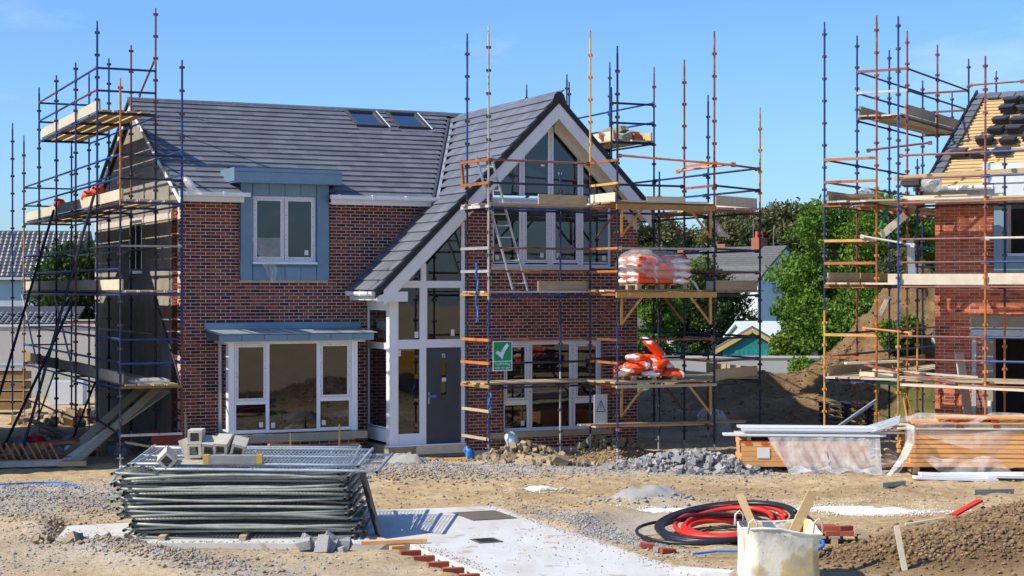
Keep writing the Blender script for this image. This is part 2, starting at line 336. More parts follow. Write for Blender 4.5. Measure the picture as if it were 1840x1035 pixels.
def gh(x, y, fine=True):
    x = np.asarray(x, float); y = np.asarray(y, float)
    near = sstep(18, 20, y)*(1-sstep(56, 75, y))
    rough_ = fbm(x, y, .45, 4, 3)
    h = .16*rough_
    if fine: h = h+near*(.085*fbm(x, y, 2.6, 4, 11)+.03*fbm(x, y, 9, 2, 21))
    L = lambda *a: g2(x, y, *a)
    m = .16*L(-9.5, 29.8, 3.2, 2.0)+.17*L(-7.0, 25.9, 1.3, .5, -.9)+.22*L(-5.2, 23.2, 1.6, .6, -.75)+.1*L(-8.3, 23.5, 2, 1)
    m = m+.75*L(8.6, 24.2, 2.1, 2.3, .2)+.30*L(5.6, 23.2, 1.1, .9)
    m = m+.28*L(.4, 36.0, 1.1, .5)+.30*L(2.3, 37.0, 1.0, .6)+.14*L(-1.5, 34.6, 2.2, .6)+.12*L(-2.6, 34.0, 1.4, .8)+.2*L(3.6, 34.9, 1.6, .7)
    m = m+1.35*L(7.0, 48.6, 4.4, 2.2)+3.1*L(11.9, 48.6, 2.1, 2.6)+1.6*L(14.2, 50, 2.4, 3)+1.7*L(17, 52, 4, 5)+.4*L(10.4, 46.4, 1.6, 1.3)
    m = m+.2*L(2.6, 29.3, .9, .35)+.12*L(1.0, 26.9, .35, 2.2, -.38)
    m = m*(1+.55*fbm(x, y, 1.4, 4, 31))
    trk = 0
    for k_, (y0_, amp, ph) in enumerate(((31.6, .9, .3), (33.0, .9, .35), (29.4, .7, 1.2), (30.6, .7, 1.25))):
        d_ = np.abs(y-(y0_+amp*np.sin(x*.16+ph)+.06*x)); trk = trk-.05*np.exp(-(d_/.16)**2)+.028*np.exp(-((d_-.3)/.12)**2)
    h = h+m+near*trk*(.4+1.2*vnoise(x*.5, y*.5, 77))*(1+.5*np.sin(x*14))*.9
    # bank under the two houses and the slab
    d = slab_dist(x, y); k = sstep(-.05, .35, d)
    h = h*k+(1-k)*(-.06)
    return h
def gz(x, y): return float(gh(np.array([x]), np.array([y]))[0])
def grid_axis(parts):
    out = []
    for a, b, st in parts: out += list(np.arange(a, b, st))
    return np.array(out+[parts[-1][1]])
gx = grid_axis([(-600, -120, 60), (-120, -40, 10), (-40, -14, 1.0), (-14, 14, .11), (14, 40, 1.0), (40, 120, 10), (120, 600, 60)])
gy = grid_axis([(-200, 0, 20), (0, 18, 2), (18, 38.5, .11), (38.5, 56, .3), (56, 80, 1.5), (80, 300, 8), (300, 1500, 100)])
X, Y = np.meshgrid(gx, gy); Z = gh(X, Y)
nx, ny = len(gx), len(gy)
gverts = np.stack([X.ravel(), Y.ravel(), Z.ravel()], 1)
ii = (np.arange(ny-1)[:, None]*nx+np.arange(nx-1)[None, :]).ravel()
gf = np.stack([ii, ii+1, ii+1+nx, ii+nx], 1)
gme = bpy.data.meshes.new('ground'); gme.vertices.add(len(gverts)); gme.vertices.foreach_set('co', gverts.ravel().astype(np.float32))
gme.loops.add(gf.size); gme.loops.foreach_set('vertex_index', gf.ravel().astype(np.int32)); gme.polygons.add(len(gf))
gme.polygons.foreach_set('loop_start', np.arange(0, gf.size, 4, dtype=np.int32)); gme.polygons.foreach_set('loop_total', np.full(len(gf), 4, np.int32))
gme.polygons.foreach_set('use_smooth', np.ones(len(gf), bool))
# where crushed stone lies (r), damp brown soil (g), grass (b): what the ground is made of
gxr, gyr = X.ravel(), Y.ravel()
def band(*a): return np.clip(g2(gxr, gyr, *a)*1.6, 0, 1)
jit = .7+.9*fbm(gxr, gyr, .9, 4, 51)
gravel = np.clip((band(-9.5, 29.6, 3.2, 2.2)+band(-5.6, 24, 2.6, .8, -.75)+band(-2.2, 34.2, 2.8, 1.1)+band(1.6, 26.4, .6, 3.4, -.38)+band(3.3, 34.6, 3.4, .9)+.35*band(-8.5, 23, 3, 1.2)+.3*band(-3.5, 22.5, 2.5, .8))*jit, 0, 1)
soil = np.clip((band(8.8, 24.0, 3.3, 2.5)+band(5.6, 23.0, 1.4, 1.1)+band(8.0, 48, 7, 4.5)+band(14, 50, 6, 6)+.8*band(2, 36.8, 2.6, .8)+.45*band(5, 31, 5, .9)+.5*band(-5, 29, 3, .8))*jit, 0, 1)
grass = np.clip(sstep(57, 64, gyr)+.9*band(12.3, 45, 2.2, 1.2)*jit*(gyr > 43), 0, 1)
ca = gme.color_attributes.new('soil_kind', 'FLOAT_COLOR', 'POINT')
ca.data.foreach_set('color', np.stack([gravel, soil, grass, np.ones_like(soil)], 1).ravel().astype(np.float32))
gm, n, l = new_mat('ground')
o_ = n.new('ShaderNodeOutputMaterial'); p_ = n.new('ShaderNodeBsdfPrincipled'); l.new(p_.outputs[0], o_.inputs[0]); p_.inputs['Roughness'].default_value = .95; p_.inputs['Specular IOR Level'].default_value = .15
at = n.new('ShaderNodeVertexColor'); at.layer_name = 'soil_kind'; sp = n.new('ShaderNodeSeparateColor'); l.new(at.outputs[0], sp.inputs[0])
r1 = ramp(n, [(.28, (.40, .28, .145)), (.5, (.57, .42, .235)), (.72, (.68, .54, .34))]); l.new(noise(n, l, .9, 8, .65), r1.inputs[0])
r1b = ramp(n, [(.35, (.72, .70, .66)), (.62, (1.12, 1.1, 1.08))]); l.new(noise(n, l, 7, 6, .7), r1b.inputs[0])
base = mixc(n, l, 1, r1.outputs[0], r1b.outputs[0], 'MULTIPLY')
r2 = ramp(n, [(.3, (.27, .235, .185)), (.5, (.48, .43, .355)), (.72, (.66, .60, .51))]); l.new(noise(n, l, 26, 5, .7), r2.inputs[0])
r3 = ramp(n, [(.3, (.12, .072, .034)), (.55, (.22, .14, .068)), (.75, (.34, .23, .12))]); l.new(noise(n, l, 5, 8, .7), r3.inputs[0])
r4 = ramp(n, [(.3, (.05, .085, .02)), (.7, (.12, .16, .04))]); l.new(noise(n, l, 2, 6, .7), r4.inputs[0])
c_ = mixc(n, l, sp.outputs[0], base, r2.outputs[0]); c_ = mixc(n, l, sp.outputs[1], c_, r3.outputs[0]); c_ = mixc(n, l, sp.outputs[2], c_, r4.outputs[0])
l.new(c_, p_.inputs['Base Color'])
b_ = n.new('ShaderNodeBump'); b_.inputs['Strength'].default_value = .9; b_.inputs['Distance'].default_value = .05
l.new(noise(n, l, 14, 8, .75), b_.inputs['Height']); l.new(b_.outputs[0], p_.inputs['Normal'])
gme.materials.append(gm); gme.update(); gme.validate()
ground = link('ground', gme); tag(ground, 'bare sandy building-site ground with gravel and churned soil', None, kind='structure')

# concrete slab with access covers and brick edging
sl = MB().prism_z(SLAB[::-1], -.12, .055).build('concrete_path', 'concrete'); tag(sl, 'pale concrete slab running from the fence-panel stack towards the camera', None, kind='structure')
def cover(cx, cy, hx, hy, rot, name, m):
    M = T(cx, cy, .059) @ Matrix.Rotation(rot, 4, 'Z'); b = MB()
    b.box(-hx, hx, -hy, hy, 0, .006, M); b.build(name, m, sl)
    c = MB()
    for s in (-1, 1): c.box(-hx-.02, hx+.02, s*hy-.02, s*hy+.02, 0, .009, M); c.box(s*hx-.02, s*hx+.02, -hy+.02, hy-.02, 0, .009, M)
    c.build('cover_frame', 'iron_cover', sl)
cover(-.46, 27.45, .36, .48, .38, 'inspection_cover', 'iron_cover')
cover(-.38, 24.72, .17, .19, .38, 'stopcock_cover', 'black_plastic')

# loose stones: crushed stone and clods too small to count
def stones(name, label, m, spots, smin, smax, seed, on_slab=False):
    rs = np.random.RandomState(seed); V = []; Fs = []
    base_v = np.array([(0, 0, 1), (1, 0, 0), (0, 1, 0), (-1, 0, 0), (0, -1, 0), (0, 0, -.6)], float)
    base_f = np.array([(0, 1, 2), (0, 2, 3), (0, 3, 4), (0, 4, 1), (5, 2, 1), (5, 3, 2), (5, 4, 3), (5, 1, 4)])
    k = 0
    for (cx, cy, sx, sy, rot, cnt) in spots:
        u = rs.normal(0, .62, cnt)*sx; v = rs.normal(0, .62, cnt)*sy; c, s = math.cos(rot), math.sin(rot)
        px = cx+u*c-v*s; py = cy+u*s+v*c; ok = (slab_dist(px, py) < -.01) if on_slab else (slab_dist(px, py) > .03); px, py = px[ok], py[ok]
        pz = np.full(px.shape, .058) if on_slab else gh(px, py)+(.02 if m in ('lime',) else 0); cnt = len(px)
        sz = smin+(smax-smin)*rs.rand(cnt)**3
        A = rs.rand(cnt)*2*PI
        vv = base_v[None]*(.65+.7*rs.rand(cnt, 6, 1)); vv = vv*(sz[:, None]*np.stack([np.ones(cnt), .6+.5*rs.rand(cnt), .45+.4*rs.rand(cnt)], 1))[:, None, :]
        ca_, sa_ = np.cos(A)[:, None], np.sin(A)[:, None]
        xx = vv[..., 0]*ca_-vv[..., 1]*sa_; yy = vv[..., 0]*sa_+vv[..., 1]*ca_
        V.append(np.stack([xx+px[:, None], yy+py[:, None], vv[..., 2]+pz[:, None]+sz[:, None]*.15], 2).reshape(-1, 3))
        Fs.append((base_f[None]+(np.arange(cnt)*6)[:, None, None]+k).reshape(-1, 3)); k += cnt*6
    V = np.concatenate(V); Fs = np.concatenate(Fs)
    me = bpy.data.meshes.new(name); me.vertices.add(len(V)); me.vertices.foreach_set('co', V.ravel().astype(np.float32))
    me.loops.add(Fs.size); me.loops.foreach_set('vertex_index', Fs.ravel().astype(np.int32)); me.polygons.add(len(Fs))
    me.polygons.foreach_set('loop_start', np.arange(0, Fs.size, 3, dtype=np.int32)); me.polygons.foreach_set('loop_total', np.full(len(Fs), 3, np.int32))
    me.materials.append(MATS[m]); me.update(); me.validate()
    tag(link(name, me), label, None, kind='stuff')
stones('gravel', 'grey crushed stone spread over the ground', 'rock_grey', [(-9.5, 29.6, 3.0, 1.8, 0, 16000), (-5.6, 24.0, 2.4, .55, -.75, 3500), (-2.4, 34.0, 2.6, .9, 0, 5000), (1.35, 26.4, .38, 2.6, .38, 4000), (3.3, 34.4, 3.2, .8, 0, 4500), (-8.2, 22.9, 2.4, .9, 0, 1800), (-3.4, 23.2, 2.2, .8, 0, 900), (-.5, 35, 4, 1.2, 0, 2600)], .008, .034, 3)
stones('soil_clods', 'brown clods of dug soil on the heaps', 'soil_clod', [(8.4, 24.0, 2.3, 1.7, 0, 9000), (5.6, 23.0, 1.1, .7, 0, 3500), (9.5, 47, 5, 3, 0, 4000), (1.5, 36.4, 2.6, .7, 0, 1500)], .008, .06, 4)
stones('sand_stones', 'small tan stones lying on the sand', 'rock_tan', [(0, 31, 6, 2.6, 0, 1800), (1.5, 36.4, 2.6, .7, 0, 2200), (6, 30.5, 5, 2.4, 0, 1300), (-6, 28.3, 3, 1, 0, 1500), (-2.0, 33.5, 2.4, .7, 0, 2600), (-6.6, 25.8, 1.5, .35, -.75, 2500), (-5.2, 23.6, 2, .5, -.75, 3000)], .008, .05, 6)
stones('lime_crumbs', 'white crumbs of spilled lime on the sand', 'lime', [(5.95, 28.2, 1.05, .42, -.3, 6000), (4.9, 28.6, .6, .35, 0, 500), (.55, 31.1, .5, .2, 0, 700), (2.75, 28.65, .8, .18, 0, 800), (5.6, 29.2, 1.5, .6, 0, 250)], .006, .022, 8)
stones('cement_crumbs', 'grey crumbs on and around the cement heap', 'cement_pile', [(2.4, 29.5, .7, .3, 0, 1500), (-2.25, 36.2, .5, .3, 0, 500)], .01, .06, 9)
stones('grit', 'sand and grit scattered over the concrete slab', 'rock_tan', [(.55, 26.6, .18, 2.6, .38, 1400), (2.2, 22.6, .25, 1.2, .38, 700), (-.9, 23.2, .18, 1.3, .43, 600), (.7, 24.5, 1.0, 2.4, 0, 500), (-6.6, 25, .5, .6, 0, 500), (-4, 24.6, 2, .1, 0, 500)], .004, .018, 12, True)

# ------------------------------------------------------------------ shared house builders
GA = .075
def brick_fn(L):
    def f(b):
        d = .09; h = .0605; q = L-.004
        b.add([(0, 0, 0), (q, 0, 0), (q, 0, h), (0, 0, h), (0, d, 0), (q, d, 0), (q, d, h), (0, d, h)],
              ((0, 1, 2, 3), (1, 5, 6, 2), (4, 0, 3, 7), (3, 2, 6, 7), (0, 4, 5, 1)))
    return f
def bricks_on(M, z0, z1, spans, phase=0, out=None, seed=0):
    """courses from z0 to z1 on a wall plane; spans(z) gives the stretches of wall at that height"""
    out = [] if out is None else out; rs = random.Random(seed); k = 0; z = z0
    while z+.065 <= z1+.001:
        for (a, b) in spans(z+.033):
            off = (.1125 if k % 2 else 0)+phase
            i = math.floor((a-off)/.225); x = off+i*.225
            while x < b-.02:
                s, e = max(x, a), min(x+.215, b)
                if e-s > .03:
                    L = round(e-s, 2)
                    out.append((L, brick_fn(L), M @ T(s, rs.uniform(-.003, .002), z)))
                x += .225
        z += GA; k += 1
    return out
def sub(spans, cuts):
    res = []
    for a, b in spans:
        segs = [(a, b)]
        for c, d in cuts:
            n_ = []
            for s, e in segs:
                if d <= s or c >= e: n_.append((s, e))
                else:
                    if c > s: n_.append((s, c))
                    if d < e: n_.append((d, e))
            segs = n_
        res += segs
    return res
def wall_boxes(b, x0, x1, z0, z1, holes, y0, y1):
    xs = sorted({x0, x1, *[h for q in holes for h in q[:2]]}); zs = sorted({z0, z1, *[h for q in holes for h in q[2:]]})
    xs = [x for x in xs if x0 <= x <= x1]; zs = [z for z in zs if z0 <= z <= z1]
    for i in range(len(xs)-1):
        run = None
        for j in range(len(zs)-1):
            cx, cz = (xs[i]+xs[i+1])/2, (zs[j]+zs[j+1])/2
            hole = any(h[0] < cx < h[1] and h[2] < cz < h[3] for h in holes)
            if not hole:
                if run is None: run = zs[j]
            if (hole or j == len(zs)-2) and run is not None:
                b.box(xs[i], xs[i+1], y0, y1, run, zs[j] if hole else zs[j+1]); run = None
    return b
def bars(b, x0, x1, z0, z1, w, y0, y1, M=None):
    """a rectangular frame of four butted bars"""
    b.box(x0, x1, y0, y1, z0, z0+w, M); b.box(x0, x1, y0, y1, z1-w, z1, M); b.box(x0, x0+w, y0, y1, z0+w, z1-w, M); b.box(x1-w, x1, y0, y1, z0+w, z1-w, M)
def window(parent, y, outer, lights, fw=.05, M=None, name='window', sticker=()):
    """outer frame plus sashes: lights = (x0, x1, z0, z1, taped sash or fixed)"""
    b = MB(); bars(b, *outer, fw, y, y+.07, M)
    xs = sorted({l_[0] for l_ in lights}); 
    # mullions and transoms: fill between lights
    for (x0, x1, z0, z1, k) in lights:
        pass
    fo = b
    win = fo.build(name, 'upvc', parent)
    for i, (x0, x1, z0, z1, k) in enumerate(lights):
        s = MB(); w = .075 if k else .022
        bars(s, x0, x1, z0, z1, w, y-.018 if k else y-.004, y+.055, M); s.build('sash', 'upvc' if not k else 'upvc', win)
        if k:
            t = MB(); bars(t, x0+.018, x1-.018, z0+.018, z1-.018, .036, y-.0205, y-.0185, M); t.build('protective_tape', 'frame_tape', win)
        g = MB(); g.box(x0+w, x1-w, y+.018, y+.024, z0+w, z1-w, M); g.build('pane', 'glass', win)
        if i in sticker:
            q = MB(); sx = x0+w+.04 if i % 2 == 0 else x1-w-.15; q.box(sx, sx+.09, y+.012, y+.015, z0+w+.05, z0+w+.16, M); q.build('glass_sticker', 'sticker', win)
    return win
def tile_fn(L, w):
    def f(b):
        t = .03
        b.add([(0, 0, .042), (w, 0, .042), (w, L, .002), (0, L, .002), (0, 0, .042+t), (w, 0, .042+t), (w, L, .002+t), (0, L, .002+t)],
              ((0, 3, 2, 1), (4, 5, 6, 7), (0, 1, 5, 4), (1, 2, 6, 5), (2, 3, 7, 6), (3, 0, 4, 7)))
    return f
def frame(o, u, v, n_):
    M = Matrix.Identity(4)
    for i, a in enumerate((u, v, n_)): M[0][i], M[1][i], M[2][i] = a
    M[0][3], M[1][3], M[2][3] = o
    return M

# ------------------------------------------------------------------ finished house
H1 = thing('brick_house', 'red brick house with dark tiled roof, zinc dormer and glazed front gable', 'house', (*O1, 0), T1)
ML = Matrix.Identity(4)
EAVE, SL = 5.85, .496
ZR = EAVE+SL*5.1                                     # ridge height at y 4.8
GY = -1.5                                            # front gable plane
BAY = (.86, 3.83, .6, 2.62); DOR = (1.32, 3.38, 3.97, 6.3)
B = MB()
wall_boxes(B, .0, 4.36, .0, 5.74, [(DOR[0]+.1, DOR[1]-.1, DOR[2]+.1, 9), (BAY[0]+.1, BAY[1]-.1, BAY[2], BAY[3])], .0055, .3)
B.prism([(4.36, 3.6), (4.4, 3.6), (6.5, 5.7), (6.5, 5.74), (4.36, 5.74)], .0055, .3)
B.prism_x([(.008, 0), (.87, 0), (.87, 5.74), (.008, 5.74)], .0055, .3) if False else None
# front gable backing
LW = (7.1, 9.67, .5, 2.56); UW = (6.83, 9.92, 4.3, 5.75)
gyb = GY+.0055
wall_boxes(B, 6.14, 10.61, 0, 4.3, [LW], gyb, GY+.3)
B.prism([(6.14, 4.3), (6.83, 4.3), (6.83, 6.05), (6.14, 5.4)], gyb, GY+.3)
B.prism([(9.92, 4.3), (10.6, 4.3), (10.6, 5.42), (9.92, 6.1)], gyb, GY+.3)
B.box(10.6, 10.9, GY+.3, 9.6, 0, 5.3) if False else B.box(10.3, 10.602, GY+.3, 9.6, 0, 5.3)
B.box(0, 10.6, 9.3, 9.6, 0, 5.7)
B.build('wall', 'mortar', H1)
# left end wall: rough grey render over blocks, up to the roof
Gw = MB()
Gw.prism_x([(.87, 0), (9.3, 0), (9.3, 5.9), (4.8, 8.15), (.3, 5.9), (.3, 5.74), (.87, 5.74)], .02, .28)
end_wall = Gw.build('end_wall', 'render', H1)
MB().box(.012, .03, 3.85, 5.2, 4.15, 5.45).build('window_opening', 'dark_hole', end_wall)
fwin = MB(); bars(fwin, 3.85, 5.2, 4.15, 5.45, .07, -.004, .016, frame((0, 0, 0), (0, 1, 0), (1, 0, 0), (0, 0, 1))); fwin.box(4.5, 4.56, -.004, .016, 4.22, 5.38, frame((0, 0, 0), (0, 1, 0), (1, 0, 0), (0, 0, 1))); fwin.build('window_frame', 'steel', end_wall)
# block coursing in the render, a shallow step at mid height
MB().box(0, .021, .9, 9.3, 5.36, 5.5).build('band_course', 'mortar', end_wall)
# inside floors and cross wall keep the rooms dark
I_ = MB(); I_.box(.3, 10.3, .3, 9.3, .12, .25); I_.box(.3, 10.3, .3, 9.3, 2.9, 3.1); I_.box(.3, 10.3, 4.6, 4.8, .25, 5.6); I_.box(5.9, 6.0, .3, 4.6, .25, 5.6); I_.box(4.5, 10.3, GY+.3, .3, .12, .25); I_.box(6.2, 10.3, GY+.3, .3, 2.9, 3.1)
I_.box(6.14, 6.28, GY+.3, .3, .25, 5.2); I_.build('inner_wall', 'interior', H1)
bl = []
def main_spans(z):
    r = 4.352 if z < 3.75 else min(6.4, z+.45)
    return sub([(0, r)], [(DOR[0], DOR[1])]*(z > DOR[2]-.02)+[(BAY[0]-.02, BAY[1]+.02)]*(BAY[2]-.02 < z < 2.8))
bricks_on(ML, .105, 5.72, main_spans, 0, bl, 1)
ret = frame((0, 0, 0), (0, -1, 0), (1, 0, 0), (0, 0, 1)) @ T(-.87, 0, 0)
bricks_on(ret, .105, 5.72, lambda z: [(0, .87-.004)], .08, bl, 2)
def gab_spans(z):
    top_l = max(6.14, z+.72); top_r = min(10.6, 16.55-z-.82)
    if top_l >= top_r: return []
    cuts = []
    if LW[2] < z < LW[3]: cuts.append(LW[:2])
    if z > UW[2]: cuts.append(UW[:2])
    return sub([(top_l if z > 5.3 else 6.14, top_r if z > 5 else 10.6)], cuts)
bricks_on(T(0, GY, 0), .105, 6.2, gab_spans, .06, bl, 3)
bricks_on(T(0, -.72, 0), .03, .42, lambda z: [(.93, 3.78)], .03, bl, 4)
rp = frame((4.33, 0, 0), (0, -1, 0), (1, 0, 0), (0, 0, 1))
bricks_on(rp, 3.38, 3.6, lambda z: [(.02, 1.45)], 0, bl, 5)
cam_l = Matrix.Rotation(-T1, 4, 'Z') @ (Vector((0, 0, CAM_H))-Vector((*O1, 0)))
pieces(H1, 'brick', 'brick', bl, 300, key=lambda it: (-it[0] > -.2, (it[2].translation-cam_l).length), rest='brickwork')
bx('bay_base', 'mortar', H1, .94, 3.77, -.712, .0, 0, .43)
# roofs
def zt(y): return EAVE+SL*(y+.3)
def slab(parent, pts, th, m, name):
    """sloping sheet: pts = (x,y,z) counter-clockwise from above, thickness straight down"""
    n_ = len(pts); b = MB(); b.add([*pts, *[(x, y, z-th) for x, y, z in pts]], [tuple(range(n_)), tuple(range(2*n_-1, n_-1, -1))]+[(i, n_+i, n_+(i+1) % n_, (i+1) % n_) for i in range(n_)])
    return b.build(name, m, parent)
def P(x, y): return (x, y, zt(y))
VT = (8.35-6.0)/SL-.3
xv = lambda y: zt(y)+.15
roof = slab(H1, [P(-.1, 1.2), P(xv(1.2), 1.2), P(8.35, VT), P(8.35, 4.8), P(-.1, 4.8)], .11, 'tile_dark', 'roof')
slab(roof, [P(-.1, -.27), P(DOR[0]-.003, -.27), P(DOR[0]-.003, 1.198), P(-.1, 1.198)], .11, 'tile_dark', 'roof_deck')
slab(roof, [P(DOR[1]+.003, -.27), P(6.0, -.27), P(xv(1.198), 1.198), P(DOR[1]+.003, 1.198)], .11, 'tile_dark', 'roof_deck')
slab(roof, [P(8.352, VT), P(10.68, -.3), P(10.68, 4.8), P(8.352, 4.8)], .11, 'tile_dark', 'roof_deck')
slab(roof, [(-.1, 4.803, ZR), (10.68, 4.803, ZR), (10.68, 9.9, zt(-.34)), (-.1, 9.9, zt(-.34))], .11, 'tile_dark', 'roof_deck')
def Gp(x, y): return (x, y, x-.15)
slab(roof, [Gp(3.9, -1.8), Gp(8.35, -1.8), Gp(8.35, VT), Gp(5.97, -.36), Gp(5.97, .0), Gp(3.9, .0)][::-1], .13, 'tile_dark', 'roof_deck')
slab(roof, [(8.353, -1.8, 8.2), (10.85, -1.8, 5.7), (10.85, -.3, 5.7), (8.353, VT, 8.2)], .13, 'tile_dark', 'roof_deck')
al = math.atan(SL); g_ = .31
tl = []
slope_len = 5.14/math.cos(al)
nc = int(slope_len/g_)
SKY = [(5.42, 6.20, 3.74, 4.68), (6.56, 7.36, 3.74, 4.68)]
for i in range(nc+1):
    v = i*g_; y = -.36+v*math.cos(al); z = zt(y)
    if y > 4.72: break
    cuts = []
    ym = y+.16
    lim = z+.05 if z > 5.8 else 5.9
    lim = min(lim, 8.4)
    if y < .85: cuts.append((DOR[0]-.02, DOR[1]+.02))
    for s in SKY:
        if s[2]-.2 < ym < s[3]+.08: cuts.append((s[0]-.04, s[1]+.04))
    for (a, b) in sub([(-.12, lim)], cuts):
        off = .165 if i % 2 else 0
        x = -.12-off
        while x < b-.02:
            s, e = max(x, a), min(x+.327, b)
            if e-s > .03:
                w = round(e-s, 2)
                M = frame((s, y, z+.004), (1, 0, 0), (0, math.cos(al), math.sin(al)), (0, -math.sin(al), math.cos(al)))
                tl.append((('m', w), tile_fn(g_+.06, w), M @ T(0, 0, random.uniform(0, .004))))
            x += .33
c45 = math.sqrt(.5)
nl = int((8.3-3.86)/c45/g_)
for i in range(nl+1):
    v = i*g_; x = 3.86+v*c45; z = x-.15
    back = 0.0 if z < 5.72 else (z-EAVE)/SL-.3+.06
    a, b = -back, 1.82
    off = .165 if i % 2 else 0
    u = b+off-.33*math.ceil((b+off-a)/.33)
    while u < b-.02:
        s, e = max(u, a), min(u+.327, b)
        if e-s > .03:
            w = round(e-s, 2); M = frame((x, -s, z+.004), (0, -1, 0), (c45, 0, c45), (-c45, 0, c45))
            tl.append((('g', w), tile_fn(g_+.06, w), M @ T(0, 0, random.uniform(0, .004))))
        u += .33
pieces(roof, 'roof_tile', 'tile', tl, 300, key=lambda it: (it[2].translation-cam_l).length, rest='roof_tiling')
# ridge tiles
def ridge_fn(L):
    def f(b):
        pr = [(-.16, -.075), (-.10, .02), (-.04, .055), (.04, .055), (.10, .02), (.16, -.075), (.13, -.08), (0, .02), (-.13, -.08)]
        b.prism_x(pr, 0, L)
    return f
ri = []
x = -.12
while x < 8.55: ri.append(('r', ridge_fn(.445), T(x, 4.8, ZR+.035+random.uniform(-.004, .004)))); x += .45
y = -1.84
while y < VT-.1: ri.append(('r', ridge_fn(.445), frame((8.35, y, 8.225), (0, 1, 0), (-1, 0, 0), (0, 0, 1)))); y += .45
pieces(roof, 'ridge_tile', 'ridge_tile', ri)
MB().prism([(8.17, 8.06), (8.53, 8.06), (8.47, 8.25), (8.40, 8.32), (8.30, 8.32), (8.23, 8.25)], -1.86, -1.835).build('ridge_end_cap', 'lead_black', roof)
# valley: lead strip with a rough mortar edge
vb = MB(); A0, A1 = Vector((5.93, -.34, zt(-.34)+.05)), Vector((8.33, VT, 8.2+.05))
vb.beam(A0, A1, .1, .03, (-.35, -.4, 1)); vb.build('valley', 'valley_lead', roof)
vb2 = MB(); vb2.beam(A0+Vector((-.09, 0, .01)), A1+Vector((-.09, 0, .01)), .06, .05, (-.35, -.4, 1)); vb2.build('valley_edge', 'tile_dark', roof)
# left verge
for s, nm in ((1, 'front'), (-1, 'back')):
    b = MB()
    y0, y1 = (-.36, 4.8) if s > 0 else (9.95, 4.8)
    z0, z1 = zt(-.36), ZR
    b.beam((-.085, y0, z0-.115), (-.085, y1, z1-.115), .03, .2); b.build('bargeboard', 'white_paint', roof)
    b = MB(); b.beam((-.115, y0, z0+.02), (-.115, y1, z1+.02), .05, .07); b.build('verge_strip', 'tile_dark', roof)
# gable verge: black strip, white bargeboard, soffit
def gz_(x): return x-.15 if x < 8.35 else 16.55-x
def gband(x0, x1, d0, d1, y0, y1, m, name, par=roof):
    """strip parallel to the gable slope between d0 and d1 below the roof line"""
    b = MB(); b.prism([(x0, gz_(x0)-d1), (x1, gz_(x1)-d1), (x1, gz_(x1)-d0), (x0, gz_(x0)-d0)], y0, y1); return b.build(name, m, par)
gband(3.86, 8.35, -.03, .14, -1.85, -1.80, 'lead_black', 'verge_strip'); gband(8.352, 10.88, -.03, .14, -1.85, -1.80, 'lead_black', 'verge_strip')
gband(4.05, 8.35, .14, .50, -1.83, -1.80, 'white_paint', 'bargeboard'); gband(8.352, 10.80, .14, .50, -1.83, -1.80, 'white_paint', 'bargeboard')
gband(4.05, 8.35, .40, .46, -1.8, GY-.01, 'white_paint', 'soffit'); gband(8.352, 10.7, .40, .46, -1.8, GY-.01, 'soffit_cream', 'soffit')
gband(4.32, 8.3, .46, .64, GY-.03, GY+.05, 'white_paint', 'gable_trim'); gband(8.4, 9.95, .46, .70, GY-.03, GY+.05, 'soffit_cream', 'gable_trim')
MB().prism([(3.9, 3.5), (4.62, 3.5), (4.62, 3.72), (4.2, 3.72), (3.9, 3.62)], -1.828, -1.802).build('bargeboard_foot', 'white_paint', roof)
# fascia, soffit and gutters
def gutter(x0, x1, y, z, par, M=ML):
    b = MB(); pr = [(y-.055, z), (y-.06, z-.05), (y-.035, z-.09), (y+.03, z-.09), (y+.055, z-.05), (y+.055, z), (y+.045, z), (y+.045, z-.045), (y+.025, z-.08), (y-.03, z-.08), (y-.05, z-.045), (y-.045, z)]
    n_ = len(pr); vs_ = [M @ Vector((xx, p[0], p[1])) for xx in (x0, x1) for p in pr]
    b.add(vs_, [tuple(range(n_-1, -1, -1)), tuple(range(n_, 2*n_))]+[(i, (i+1) % n_, n_+(i+1) % n_, n_+i) for i in range(n_)])
    g = b.build('gutter', 'upvc', par)
    k = x0+.18
    while k < x1-.05:
        c = MB(); c.box(k-.035, k+.035, y-.067, y+.05, z-.095, z+.014, M); c.build('gutter_bracket', 'upvc', g); k += .82
    e = MB(); e.box(x0-.012, x0, y-.062, y+.055, z-.092, z+.004, M); e.box(x1, x1+.012, y-.062, y+.055, z-.092, z+.004, M); e.build('end_cap', 'upvc', g)
for a, b in ((-.1, DOR[0]+.02), (DOR[1]-.02, 6.0)):
    fa = MB(); fa.box(a, b, -.305, -.28, 5.69, 5.855); fa.build('fascia', 'white_paint', H1)
    so = MB(); so.box(a, b, -.28, .0, 5.722, 5.732); so.build('soffit', 'white_paint', H1)
gutter(-.12, DOR[0]+.12, -.365, 5.9, H1); gutter(DOR[1]-.04, 5.96, -.365, 5.9, H1)
MS = frame((3.93, 0, 0), (0, -1, 0), (1, 0, 0), (0, 0, 1))    # gutter running out along the porch eave
gutter(-.0, 1.74, -.08, 3.72, H1, MS)
bx('fascia', 'white_paint', H1, 3.905, 3.93, -1.80, 0, 3.53, 3.68); bx('soffit', 'white_paint', H1, 3.93, 4.32, -1.80, 0, 3.52, 3.535)
